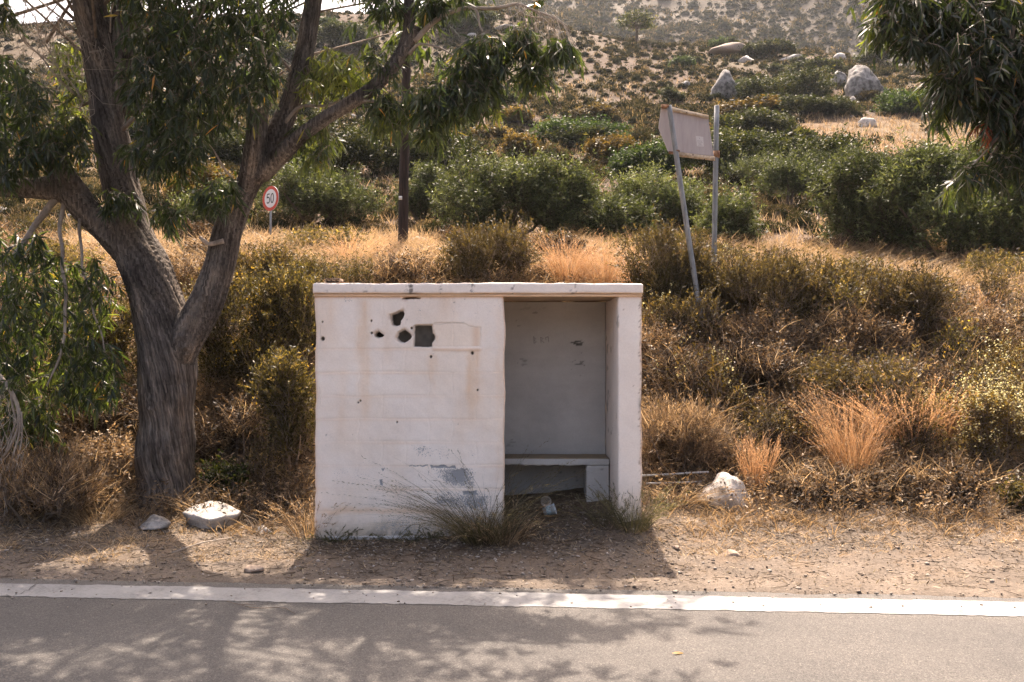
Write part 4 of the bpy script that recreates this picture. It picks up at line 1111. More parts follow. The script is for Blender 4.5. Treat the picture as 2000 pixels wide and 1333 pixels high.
def second_eucalyptus():
    rng = np.random.default_rng(11)
    root = thing('eucalyptus_tree', 'eucalyptus reaching in from the right edge with dark drooping leaves and a withered red spray', 'tree', (0, 0, 0))
    zb = float(ground(np.array([7.4]), np.array([7.6]))[0])
    ch = [(np.array([[7.4, 7.6, zb - .1], [7.35, 7.55, 1.2], [7.1, 7.45, 2.6], [6.7, 7.2, 4.0], [6.2, 6.9, 5.4], [5.6, 6.5, 6.6]]), np.array([.3, .24, .21, .18, .14, .09])),
          (np.array([[6.8, 7.25, 3.7], [5.9, 6.7, 4.6], [5.0, 6.3, 5.2], [4.2, 6.0, 5.4], [3.4, 5.9, 5.1]]), np.array([.12, .09, .07, .05, .025])),
          (np.array([[5.2, 6.35, 5.1], [4.4, 5.9, 4.9], [3.8, 5.75, 4.4]]), np.array([.05, .035, .015]))]
    remesh_tubes('trunk', ch, .025, M['bark'], root, seed=8)
    crown = MB(); tw = MB(); red = MB()
    def region(poly, n, Y, lit=0.0, tgt=crown, **kw):
        strands(rng, in_poly(rng, poly, int(n * 1.5), Y), tgt, tw, lit=lit, **{**dict(leaf=(.10, .0145)), **kw})
    Y = (5.6, 6.15)
    region([(1712, -60), (2060, -60), (2060, 60), (1860, 50), (1800, 60), (1750, 45), (1712, 20)], 300, Y)
    region([(1712, 0), (1745, 0), (1752, 45), (1708, 42)], 30, Y, lit=.1)
    region([(1694, 52), (1716, 45), (1716, 66), (1698, 68)], 8, Y, lit=.3, Ls=(.10, .18))
    region([(1755, 50), (1830, 50), (1850, 85), (1800, 95), (1765, 85)], 40, Y)
    region([(1840, 60), (2060, 60), (2060, 150), (1950, 160), (1880, 130)], 190, (5.5, 6.1))
    region([(1835, 110), (1880, 120), (1880, 165), (1840, 160)], 30, Y, lit=.1)
    region([(1836, 165), (1856, 165), (1858, 215), (1840, 212)], 16, Y, lit=.05, Ls=(.15, .3))
    region([(1900, 140), (2060, 130), (2060, 260), (1960, 230), (1920, 200)], 110, Y)
    region([(1905, 205), (1990, 205), (2060, 240), (2060, 350), (1980, 310)], 90, Y)
    region([(1850, 135), (1960, 140), (1950, 200), (1900, 215), (1870, 190)], 60, Y, lit=.05)
    region([(1870, 330), (1920, 300), (1990, 300), (1980, 345), (1900, 350)], 44, Y, lit=.05)
    region([(1855, 350), (1885, 340), (1890, 360), (1862, 368)], 9, Y, lit=.25, Ls=(.15, .3))
    region([(1898, 243), (1950, 236), (1962, 262), (1930, 262)], 5, (5.6, 5.8), tgt=red, Ls=(.10, .2), leaf=(.075, .010))
    for k in range(26):
        c = np.array([rng.uniform(3.6, 8.5), rng.uniform(5.2, 7.2), rng.uniform(4.6, 7.2)])
        strands(rng, c + rng.normal(size=(12, 3)) * np.array([.35, .3, .25]), crown, tw, Ls=(.3, .6))
    mb = MB()
    for q in (((1990, -40, 5.9, .02), (1975, 80, 5.85, .016), (1965, 180, 5.8, .012), (1985, 210, 5.8, .01), (1968, 250, 5.78, .008), (1930, 290, 5.75, .006), (1880, 345, 5.7, .003)),
              ((2040, 160, 5.9, .016), (1990, 215, 5.85, .012), (1960, 270, 5.8, .009), (1925, 320, 5.75, .005)),
              ((1800, -60, 5.9, .02), (1850, 40, 5.85, .012), (1870, 110, 5.8, .008), (1850, 200, 5.8, .004)),
              ((1940, -60, 6.0, .02), (1860, -10, 5.9, .014), (1780, 40, 5.85, .009), (1715, 70, 5.8, .004)),
              ((1890, 130, 5.85, .008), (1960, 122, 5.8, .006), (2030, 110, 5.8, .005))):
        pts, rad = chain(*q); t = np.linspace(0, 1, len(pts)); tt = np.linspace(0, 1, 24)
        pp = _blur(np.stack([np.interp(tt, t, pts[:, k]) for k in range(3)], 1), 1.2, 0); mb.tube(pp, np.interp(tt, t, rad), 5)
    mb.obj('branches', M['smoothbark'], root, smooth=True)
    crown.obj('crown', M['euc'], root)
    o = red.obj('withered_spray', M['euc_dry'], root); o['label'] = 'spray of withered orange red leaves'
    tw.obj('twigs', M['twig'], root)
second_eucalyptus()
# ------------------------------------------------------------------ olives and bushes on the slope behind
def bush_at(name, label, cat, px, py, Y, wpx, hpx, seed, mat, kind='bush', group=None, depth=.8, n=None, leaf=None, sp=None, lobes=9, trunk=0.0, **kw):
    """stands on the ground at column px and distance Y; wpx,hpx its size in the picture"""
    rng = np.random.default_rng(seed)
    g = G(px, Y)
    s = Y / F
    W, H = wpx * s, hpx * s
    # the foot of the plant in the picture may lie above the bare ground behind grass: keep the top where it is seen
    top = EYE + (HY - (py - hpx)) / F * Y
    H = max(H, min(top - g[2], H * 1.6))
    R = np.array([W / 2, W / 2 * depth, H])
    n = n or 700; leaf = leaf or (.05, .013); sp = sp or max(.16, .22 * H)
    kw.setdefault('low', trunk); mb, wood, lob = shrub(rng, R, n=n, lobes=lobes, sp_len=sp, leaf=leaf, **kw)
    parts = [('crown' if cat.endswith('tree') else 'foliage', mb, mat if isinstance(mat, list) else [mat]), ('trunk' if cat.endswith('tree') else 'stems', wood, M['wood'])]
    return placed(name, label, cat, g, parts, group)

OL = dict(up=.6, nl=18, shell=.45, spread=.6, ground_stems=3)
olives = [
    ('silver green olive tree right behind the speed limit sign', 622, 462, 23, 215, 125, 0, .0),
    ('broad dense olive tree above the shelter roof, second from the utility pole', 985, 480, 21, 238, 168, 1, .0),
    ('olive tree leaning against the right side of the broad dense olive', 1112, 480, 20.5, 160, 138, 2, .0),
    ('thin pale olive tree just right of the utility pole', 828, 470, 24, 95, 108, 3, .12),
    ('greyish low olive tree between the broad olive and the leaning sign post', 1290, 470, 23, 185, 100, 4, .0),
    ('olive bush seen between and right of the two sign posts', 1440, 484, 20, 150, 92, 5, .0),
    ('small young olive tree with a forked bare trunk on the slope right of the sign', 1540, 444, 27, 105, 76, 6, .32),
    ('hazy grey olive tree directly behind the small young olive', 1520, 415, 31, 190, 80, 7, .0),
    ('large olive tree at the left of the dark pair on the right', 1695, 496, 19.5, 205, 190, 8, .06),
    ('largest dark olive tree with low twisted limbs at the right edge', 1850, 520, 18.5, 300, 235, 9, .06),
    ('dark olive tree cut off by the right edge of the picture', 2010, 525, 18, 240, 215, 10, .06),
    ('grey green olive tree far left behind the eucalyptus trunk', 420, 470, 23, 130, 80, 11, .0),
    ('low olive growth at the left foot of the leaning sign post', 1210, 484, 20, 115, 78, 12, .0),
]
for (lab, px, py, Y, w, h, sd, tr) in olives:
    area = w * h / 20000.0
    o = bush_at('olive_tree', lab, 'olive tree', px, py, Y, w, h, 100 + sd, M['olive'], n=int(500 + 900 * area), leaf=(.085, .024), sp=.36, lobes=18, trunk=tr - .12, stem_r=.04, group='olive trees below the hillside', **OL)

dark = [
    ('wide dark bush mass under the hillside, left of the utility pole', 660, 345, 35, 215, 110, 'lentisk'),
    ('dark bush behind the utility pole on the lower hillside', 850, 340, 35, 170, 105, 'lentisk'),
    ('rounded green bush alone on the bare pink earth above the olives', 1135, 288, 40, 165, 66, 'green'),
    ('ochre tinted bush right of the rounded green bush', 1190, 330, 33, 95, 66, 'ochre'),
    ('bright green bush left of the leaning sign board', 1275, 352, 31, 150, 72, 'green'),
    ('dark bush seen through the gap under the sign board', 1430, 350, 32, 160, 105, 'lentisk'),
    ('long dark bush mass below the straw terrace', 1590, 356, 32, 240, 88, 'lentisk'),
    ('ochre topped shrub beside the pale stones in mid slope', 1015, 308, 38, 56, 42, 'ochre'),
    ('flat ochre shrub above the pale stones in mid slope', 1005, 238, 50, 56, 20, 'ochre'),
    ('dark green bush behind the top edge of the sign board', 1470, 268, 42, 150, 46, 'lentisk'),
    ('dark bush between the pointed rock and the tall rock', 1530, 200, 50, 170, 62, 'lentisk'),
    ('low dark bush strip below the tall rock', 1560, 226, 46, 200, 28, 'lentisk'),
    ('green bush at the right foot of the tall rock', 1790, 226, 44, 130, 54, 'green'),
    ('dark bush right of the green bush under the hanging leaves', 1900, 222, 46, 110, 40, 'lentisk'),
    ('dark bush patch below the skyline, just right of the eucalyptus limb', 680, 92, 84, 120, 42, 'lentisk'),
    ('large dark bush on the ridge behind the long eucalyptus branch', 905, 62, 88, 120, 62, 'lentisk'),
    ('dark bush left of the hazy valley beside the ridge', 650, 140, 70, 70, 26, 'lentisk'),
    ('dark green bush row under the ridge pines', 1490, 112, 76, 110, 24, 'lentisk'),
    ('low dark bush row on the ridge beside the umbrella shaped pine', 1590, 150, 66, 110, 28, 'lentisk'),
    ('brownish dark bush behind the hanging eucalyptus sprays', 960, 210, 56, 100, 36, 'lentisk'),
    ('brown bush low on the slope between pole and olive crowns', 770, 250, 50, 80, 34, 'ochre'),
    ('green bush by the ridge rocks', 1440, 190, 55, 60, 28, 'green'),
    ('brown green bush left of the pole half way up', 560, 300, 42, 110, 52, 'lentisk'),
    ('dark bush in the gap between the trunk and the left limb', 385, 395, 30, 110, 70, 'ochre'),
    ('dark bush low behind the eucalyptus fork', 440, 330, 36, 130, 70, 'lentisk'),
    ('ochre green bush above the broad olive', 1085, 268, 46, 60, 26, 'ochre'),
    ('low dark bush right of the straw terrace', 1960, 300, 34, 100, 32, 'lentisk'),
    ('brown dark bush at the lower edge of the bare pink earth', 1330, 300, 38, 80, 36, 'lentisk'),
]
for k, (lab, px, py, Y, w, h, mt) in enumerate(dark):
    p = ray(px, py, 20, 110)
    Yp = p[1] if abs(p[1] - Y) < Y * .5 else Y
    s = Yp / F
    bush_at('hillside_bush', lab, 'bush', px, py, Yp, w * 1.0, h * .86, 200 + k, M[mt], n=int(500 + 9 * w), leaf=(.05 + .0016 * Yp, .024 + .0007 * Yp), sp=.12 * h * s + .16, lobes=26, nl=14, up=.4, shell=.5, stem_r=.03, spread=.7, twig=.0, low=-.12, group='bushes on the hillside')

# pines on the ridge
def pine(label, px, py, Yd, wpx, hpx, seed, flat=False):
    rng = np.random.default_rng(seed); p = ray(px, py, 40, 110); Y = p[1]; s = Y / F; W, H = wpx * s, hpx * s
    mb = MB(); wood = MB()
    wood.tube([[0, 0, -.2], [W * .03, 0, H * .4], [-W * .02, 0, H * .75], [0, 0, H * .93]], [H * .05, H * .042, H * .03, H * .01], 6)
    n = 26
    for k in range(n):
        z = H * (rng.uniform(.55, .9) if flat else rng.uniform(.3, .97)); a = rng.uniform(0, 6.28)
        r = (W / 2) * (rng.uniform(.5, 1.05) * (1.0 if flat else (1.15 - z / H)))
        e = np.array([math.cos(a) * r, math.sin(a) * r, z + (.06 if flat else .0) * H])
        wood.tube([[0, 0, z * .86], e * .6 + np.array([0, 0, z * .36]), e], [H * .016, H * .01, H * .004], 4)
        m = 60
        o = e + rng.normal(size=(m, 3)) * np.array([W * .11, W * .11, H * .035]); d = nrm(rdir(rng, m) + np.array([0, 0, .4]))
        mb.strips(o, d, perp(d, rng), .34 * rng.uniform(.6, 1.3, m), .13, prof=LEAF2, v=rng.uniform(0, 1, m))
    return placed('pine_tree', label, 'pine tree', p, [('crown', mb, M['lentisk']), ('trunk', wood, M['wood'])], 'pine trees on the ridge')
pine('airy flat topped pine on the ridge left of the sign board', 1242, 84, 78, 60, 52, 301, True)
pine('short bushy pine left of the airy ridge pine', 1166, 68, 80, 42, 40, 302)
pine('small pine tucked right beside the short bushy pine', 1198, 72, 80, 28, 26, 303)
pine('umbrella shaped low pine on the ridge near the pale boulders', 1546, 92, 76, 66, 34, 304, True)

# cushion shrubs over the open hillside
def cushion_mb(rng, n=120, core=True, mb=None, at=(0, 0, 0), r=1.0, h=.75, leafs=.16):
    mb = mb if mb is not None else MB(); at = np.asarray(at, float)
    vb = rng.uniform(0, .6)
    if core:
        nu, nv = 9, 4; V = []; k = noise(np.array([[math.cos(6.283 * i / nu) * 2 + at[0] * 7, math.sin(6.283 * i / nu) * 2 + at[1] * 7, j] for j in range(nv) for i in range(nu)]), 1.0, 5)
        for j in range(nv):
            t = j / (nv - 1) * 1.45
            for i in range(nu):
                a = 6.283 * i / nu; rr = r * (.76 + .14 * k[j * nu + i])
                V.append(at + np.array([math.cos(a) * math.cos(t) * rr, math.sin(a) * math.cos(t) * rr, (h * math.sin(t) * .80 - .08) * r]))
        V.append(at + np.array([0, 0, h * r * .78]))
        Q = [(j * nu + i, j * nu + (i + 1) % nu, (j + 1) * nu + (i + 1) % nu, (j + 1) * nu + i) for j in range(nv - 1) for i in range(nu)]
        T = [((nv - 1) * nu + i, (nv - 1) * nu + (i + 1) % nu, nv * nu) for i in range(nu)]
        mb.add(V, Q, v=vb * .6)
        mb.T.append(np.array(T) + mb.n - len(V)); mb.tv.append(np.full(len(T), vb * .6)); mb.tm.append(np.zeros(len(T), int))
    d = rdir(rng, n); d[:, 2] = np.abs(d[:, 2])
    o = at + d * np.array([r, r, h * r]) * rng.uniform(.8, 1.0, (n, 1))
    ld = nrm(d + rng.normal(size=(n, 3)) * .5 + np.array([0, 0, .3]))
    mb.strips(o, ld, perp(ld, rng), leafs * r * rng.uniform(.6, 1.5, n) * 1.5, leafs * r * .75, prof=LEAF2, v=np.clip(vb + rng.uniform(-.1, .4, n), 0, 1))
    return mb

def hillside():
    rng = np.random.default_rng(77)
    # candidate places, denser where the slope is bushy
    N0 = 34000
    Y = np.exp(rng.uniform(math.log(22), math.log(112), N0 * 3)); Y = Y[rng.uniform(0, 1, len(Y)) < (Y / 112) ** 1.3][:N0]
    px = rng.uniform(-150, 2150, len(Y)); x = (px - HX) / F * Y
    z = ground(x, Y); py = HY - (z - EYE) / Y * F
    p2 = np.stack([x, Y], 1)
    dens = sstep(-.28, .22, fbm(p2, .13, 3, 88) + .25 * fbm(p2, .5, 2, 87))
    terr = ((px > 1520) & (py > 228) & (py < 322)); bare = ((px > 1060) & (px < 1320) & (py > 268) & (py < 330))
    keep = (rng.uniform(0, 1, len(Y)) < .22 + .78 * dens) & ~(terr & (rng.uniform(0, 1, len(Y)) < .93)) & ~(bare & (rng.uniform(0, 1, len(Y)) < .6))
    x, Y, z, px = x[keep], Y[keep], z[keep], px[keep]
    cell = {}
    for q in range(len(x)): cell.setdefault((int(x[q] / .88), int(Y[q] / 1.0)), q)      # cushions keep their distance
    kk = np.array(sorted(cell.values())); x, Y, z, px = x[kk], Y[kk], z[kk], px[kk]
    r = np.clip(rng.lognormal(-.86, .38, len(x)) * (.95 + .35 * fbm(np.stack([x, Y], 1), .12, 3, 89)), .15, 1.0)
    r = np.clip(r, .15, np.minimum(.66, .25 + .009 * Y))
    order = np.argsort(-(r / Y)); vis = order[(px[order] > -20) & (px[order] < 2020)]
    first = vis[:300]; rest = np.setdiff1d(order, first)
    protos = [cushion_mb(np.random.default_rng(900 + k), n=900, h=(.8, .95, 1.05, .85, 1.0)[k % 5], leafs=.075).mesh('cushion_shrub', M['cushion']) for k in range(10)]
    lab = 'low rounded grey brown cushion shrub on the open hillside'
    for k in first:
        o = link('cushion_shrub', protos[int(rng.integers(0, 10))])
        o.location = (x[k], Y[k], z[k] - .03); s = r[k]; o.scale = (s * rng.uniform(.85, 1.3), s, s * rng.uniform(.8, 1.15)); o.rotation_euler = (0, 0, rng.uniform(0, 6.28))
        tag(o, lab, 'shrub', 'cushion shrubs on the hillside')
    mb = MB()
    for k in rest:
        cushion_mb(rng, n=int(np.clip(3400 / Y[k], 34, 130)), mb=mb, at=(x[k], Y[k], z[k] - .03), r=r[k], h=rng.uniform(.8, 1.15), leafs=.2)
    tag(mb.obj('hillside_scrub', M['cushion']), 'low scrub covering the hillside up to the ridge', 'scrub', kind='stuff')
    # darker bushes among the cushions
    dp = []
    for k in range(6):
        g_ = np.random.default_rng(950 + k); mb, wood, lob = shrub(g_, np.array([1.0, .8, (.6, .9, .75, 1.1, .65, .8)[k]]), n=520, lobes=16, sp_len=.22, nl=13, leaf=(.12, .05), up=.4, shell=.5, spread=.7, twig=0, low=-.1)
        dp.append((mb.mesh('foliage', [M[('lentisk', 'lentisk', 'ochre', 'green', 'lentisk', 'brush')[k]]]), wood.mesh('stems', [M['wood']])))
    for k in range(74):
        Yb = math.exp(rng.uniform(math.log(40), math.log(104))); pb = rng.uniform(150, 1980); xb = (pb - HX) / F * Yb
        zb = float(ground(np.array([xb]), np.array([Yb]))[0]); yb = HY - (zb - EYE) / Yb * F
        if pb > 1480 and 225 < yb < 330: continue
        r_ = thing('scrub_bush', 'darker bush standing among the cushion shrubs of the open hillside', 'bush', (xb, Yb, zb), rng.uniform(0, 6.28), 'dark bushes among the cushion shrubs')
        sc = float(np.clip(rng.lognormal(-.05, .38), .5, 2.2)); r_.scale = (sc * float(rng.uniform(.8, 1.4)), sc, sc * float(rng.uniform(.7, 1.0)))
        f_, st_ = dp[int(rng.integers(0, 6))]; link('foliage', f_, r_); link('stems', st_, r_)
    # dry grass and small stones between them
    n = 26000
    Y = np.exp(rng.uniform(math.log(19), math.log(75), n)); px = rng.uniform(-150, 2150, n); x = (px - HX) / F * Y; z = ground(x, Y)
    py = HY - (z - EYE) / Y * F
    terr = ((px > 1480) & (py > 225) & (py < 325))
    kk = (rng.uniform(0, 1, n) < .45) | terr
    x, Y, z = x[kk], Y[kk], z[kk]; n = len(x)
    mb = MB()
    for q in range(5):
        d = nrm(np.stack([rng.normal(size=n) * .5, rng.normal(size=n) * .5, np.ones(n)], 1))
        mb.strips(np.stack([x + rng.normal(size=n) * .08, Y + rng.normal(size=n) * .08, z - .03], 1), d, perp(d, rng), rng.uniform(.12, .42, n), .012 + .0004 * Y, prof=((0, 1), (.6, .7), (1, .1)), v=rng.uniform(.1, 1, n))
    tag(mb.obj('hillside_grass', M['straw']), 'dry straw coloured grass scattered over the hillside', 'grass', kind='stuff')
    # loose stones
    n = 260; Y = np.exp(rng.uniform(math.log(24), math.log(100), n)); px = rng.uniform(-100, 2100, n); x = (px - HX) / F * Y
    kk = fbm(np.stack([x, Y], 1), .2, 3, 93) > .02; x, Y = x[kk], Y[kk]; z = ground(x, Y)
    bm = bmesh.new(); bmesh.ops.create_icosphere(bm, subdivisions=2, radius=1.0); U = np.array([v.co[:] for v in bm.verts]); Fc = np.array([[v.index for v in f.verts] for f in bm.faces]); bm.free()
    mb = MB()
    for k in range(len(x)):
        r = float(np.clip(rng.lognormal(-1.9, .6), .05, .7)); W = U * (1 + .3 * fbm(U + k * 3.1, 1.4, 2, 5)[:, None]) * np.array([1.3, 1, .6]) * r
        for c_ in range(3):
            n_ = nrm(rng.normal(size=(1, 3)))[0]; d_ = W @ n_; W = W - n_ * np.maximum(d_ - d_.max() * .6, 0)[:, None]
        a = rng.uniform(0, 6.28); W = np.stack([W[:, 0] * math.cos(a) - W[:, 1] * math.sin(a), W[:, 0] * math.sin(a) + W[:, 1] * math.cos(a), W[:, 2]], 1) + np.array([x[k], Y[k], z[k] + r * .1])
        mb.V.append(W); mb.T.append(Fc + mb.n); mb.tv.append(np.full(len(Fc), .5)); mb.tm.append(np.zeros(len(Fc), int)); mb.n += len(W)
    tag(mb.obj('hillside_stones', M['rock']), 'loose grey stones strewn over the hillside', 'stones', kind='stuff')
    # far hill scrub
    n = 15000
    Y = rng.uniform(215, 430, n); px = rng.uniform(760, 2100, n); x = (px - HX) / F * Y; z = ground(x, Y)
    ok = (fbm(np.stack([x, Y], 1), .035, 3, 91) > -.35 + rng.uniform(-.4, .5, n)) & (HY - (z - EYE) / Y * F > -120)
    mb = MB()
    for k in np.nonzero(ok)[0]:
        cushion_mb(rng, n=18, mb=mb, at=(x[k], Y[k], z[k] - .1), r=float(np.clip(rng.lognormal(-.05, .4), .5, 2.4)), h=rng.uniform(.7, 1.1), leafs=.3)
    tag(mb.obj('far_hill_scrub', M['cushion']), 'hazy scrub dotted over the far hill', 'scrub', kind='stuff')
hillside()

# ------------------------------------------------------------------ rocks
def rock_mesh(name, seed, size, mat, sub=4, rough=.28, cuts=7, flat=None, base=.25):
    rng = np.random.default_rng(seed)
    bm = bmesh.new(); bmesh.ops.create_icosphere(bm, subdivisions=sub, radius=1.0)
    V = np.array([v.co[:] for v in bm.verts])
    D = nrm(V); rad = np.full(len(V), 1.25)
    for k in range(cuts):                     # planar facets
        nrm_ = nrm(rng.normal(size=(1, 3)))[0]; h = rng.uniform(.62, .98)
        dn = D @ nrm_; rad = np.minimum(rad, np.where(dn > .05, h / np.maximum(dn, .05), 9))
    V = D * rad[:, None]
    V = V * (1 + rough * fbm(V + seed, 1.3, 3, seed)[:, None] + .08 * fbm(V + seed, 4.5, 4, seed + 1)[:, None])
    V = V * np.asarray(size)[None]
    V[:, 2] = np.where(V[:, 2] < -base * size[2], -base * size[2], V[:, 2])
    for v, c in zip(bm.verts, V): v.co = c
    me = bpy.data.meshes.new(name); bm.to_mesh(me); bm.free(); me.materials.append(mat)
    me.polygons.foreach_set('use_smooth', np.ones(len(me.polygons), bool))
    return me
def profile_rock(name, seed, outline, px, py, Y, depth, mat, facets=8, cut=.70):
    """a boulder whose front outline is known (pixels relative to its foot); thick, rounded towards back and front"""
    rng = np.random.default_rng(seed); s = Y / F
    ol = np.array(outline, float) * s * np.array([1, -1])
    c = ol.mean(0); n = 64; rings = 18
    ang = np.linspace(0, 2 * math.pi, n, endpoint=False); rad = []
    for a in ang:
        d = np.array([math.cos(a), math.sin(a)]); best = .02
        for i in range(len(ol)):
            p, q = ol[i] - c, ol[(i + 1) % len(ol)] - c; e = q - p; den = d[0] * e[1] - d[1] * e[0]
            if abs(den) < 1e-9: continue
            t = (p[0] * e[1] - p[1] * e[0]) / den; u = (p[0] * d[1] - p[1] * d[0]) / den
            if t > 0 and -1e-6 <= u <= 1 + 1e-6: best = max(best, t)
        rad.append(best)
    rad = np.array(rad); V = []
    for r in range(rings + 1):
        f = -1 + 2 * r / rings; w = max(1e-3, (1 - abs(f) ** 3.0)) ** .45
        for a, q in zip(ang, rad): V.append((c[0] + math.cos(a) * q * w, f * depth * s * .5, c[1] + math.sin(a) * q * w))
    V = np.array(V); Q = [(r * n + i, (r + 1) * n + i, (r + 1) * n + (i + 1) % n, r * n + (i + 1) % n) for r in range(rings) for i in range(n)]
    S = (ol.max(0) - ol.min(0)).max()
    ctr = np.array([c[0], 0, c[1]]); dn = nrm(V - ctr)
    q = V / S
    for k in range(facets):
        n_ = rng.normal(size=3); n_[1] = -abs(n_[1]) * 1.2 if k % 4 else n_[1]; n_ /= np.linalg.norm(n_); d_ = (V - ctr) @ n_
        h_ = d_.max() * rng.uniform(cut, cut + .26); V = V - n_ * (np.maximum(d_ - h_, 0) * .92)[:, None]
    V = V + dn * S * (.04 * fbm(q, 3.2, 3, seed) + .045 * np.abs(fbm(q, 7, 4, seed + 3)) + .015 * fbm(q, 22, 3, seed + 5))[:, None]
    me = MB().add(V, Q).mesh(name, mat, smooth=True)
    return me
def put_rock(label, me, px, py, Y, rz=0, dz=0.0, group=None):
    o = link('rock', me); g = G(px, Y) if Y else ray(px, py); o.location = (g[0], g[1], g[2] + dz); o.rotation_euler = (0, 0, rz)
    return tag(o, label, 'rock', group)
p = ray(1420, 196, 25, 100)
put_rock('pointed grey limestone rock standing alone on the hillside above the sign board', profile_rock('rock', 41, [(-34, 4), (-30, -24), (-18, -44), (-8, -60), (2, -56), (10, -38), (22, -22), (28, 4)], 1420, 196, p[1], 46, M['rock']), 1420, 196, p[1], dz=-.1)
p = ray(1695, 194, 25, 100)
put_rock('tallest pale limestone rock on the hillside with a long slope to its right', profile_rock('rock', 42, [(-38, 2), (-40, -30), (-34, -62), (-20, -72), (-6, -66), (8, -46), (22, -22), (40, -6), (36, 6)], 1695, 194, p[1], 56, M['rock']), 1695, 194, p[1], dz=-.1)
p = ray(1640, 170, 25, 100)
put_rock('medium grey rock leaning on the left of the tallest pale rock', profile_rock('rock', 43, [(-16, 4), (-17, -16), (-6, -30), (8, -24), (16, -6), (14, 4)], 1640, 170, p[1], 30, M['rock']), 1640, 170, p[1])
for (lab, px, py, w, h, sd, mt) in [
    ('smooth rounded cream boulder on the edge of the straw terrace', 1692, 248, 17, 12, 51, 'palerock'),
    ('low grey rock below the tallest pale rock, left one of two', 1612, 212, 20, 15, 52, 'rock'),
    ('small grey rock below the tallest pale rock, right one of two', 1663, 206, 10, 12, 53, 'rock'),
    ('rounded ridge boulder left of the flat ridge slab', 1458, 122, 15, 11, 54, 'palerock'),
    ('flat pale slab rock on the ridge', 1546, 120, 22, 8, 55, 'palerock'),
    ('round pale rock at the right end of the ridge rocks', 1638, 118, 13, 10, 56, 'palerock'),
    ('brown rock outcrop at the left of the ridge rocks', 1425, 108, 34, 13, 57, 'brownrock'),
    ('pale stone lying beside the ochre topped shrub', 985, 296, 14, 8, 58, 'palerock'),
    ('grey stone just below the pale stone in mid slope', 998, 304, 10, 6, 59, 'rock'),
    ('pale rock by the dark ridge bush behind the long branch', 922, 74, 10, 6, 60, 'palerock'),
    ('white outcrop on the ridge beside the utility pole top', 822, 22, 26, 14, 61, 'palerock'),
    ('pale rock showing through the hanging branch tip', 985, 60, 20, 9, 62, 'palerock'),
    ('small upright grey stone right of the pointed rock', 1547, 204, 7, 7, 63, 'rock'),
    ('grey stone left of the pointed rock', 1335, 170, 12, 8, 64, 'rock'),
    ('stone half buried at the foot of the small young olive', 1382, 432, 10, 6, 65, 'palerock'),
]:
    p = ray(px, py, 20, 110); s = p[1] / F
    put_rock(lab, rock_mesh('rock', sd, (w * s, w * s * .9, h * s), M[mt], sub=3, base=.5), px, py, p[1], dz=h * s * .2)
# ------------------------------------------------------------------ near rocks, slab, stones
p = ray(1413, 984)
put_rock('big white boulder with grey pitted patches on the verge right of the shelter', profile_rock('rock', 71, [(-50, 2), (-52, -18), (-38, -34), (-20, -42), (-6, -62), (6, -66), (14, -60), (26, -56), (36, -48), (46, -22), (50, -12), (44, 6), (0, 10)], 1413, 984, p[1], 95, M['palerock'], facets=9, cut=.74), 1413, 984, p[1], dz=-.03)
p = ray(308, 1034)
put_rock('rough oval white stone in front of the eucalyptus trunk', rock_mesh('rock', 72, (.135, .10, .07), M['rock'], sub=4), 300, 1034, p[1], dz=.03)
p = ray(512, 1040)
put_rock('flat cream stone in the dry grass between slab and shelter', rock_mesh('rock', 73, (.10, .07, .045), M['rock'], sub=3), 512, 1040, p[1], dz=.01)
p = ray(1750, 962)
put_rock('flat white stone lying in the dry herbs below the golden grass', rock_mesh('rock', 74, (.12, .08, .035), M['palerock'], sub=3), 1750, 962, p[1], dz=.05)
p = ray(1429, 1086)
put_rock('small pale stone alone on the sandy verge in front of the big boulder', rock_mesh('rock', 75, (.062, .05, .035), M['brownrock'], sub=3), 1429, 1086, p[1], dz=-.004)
p = ray(497, 1118)
put_rock('brown stone on the verge close to the edge line', rock_mesh('rock', 76, (.06, .045, .035), M['brownrock'], sub=3), 497, 1118, p[1], dz=.01)
p = ray(1322, 1076)
put_rock('small brown stone in the corner of sunlit verge beside the shelter shadow', rock_mesh('rock', 77, (.03, .025, .02), M['brownrock'], sub=3), 1322, 1056, p[1], dz=.01)
p = ray(1440, 900)
put_rock('pale stone half hidden in dry grass behind the big boulder', rock_mesh('rock', 78, (.06, .05, .11), M['palerock'], sub=3), 1440, 905, p[1], dz=.03)

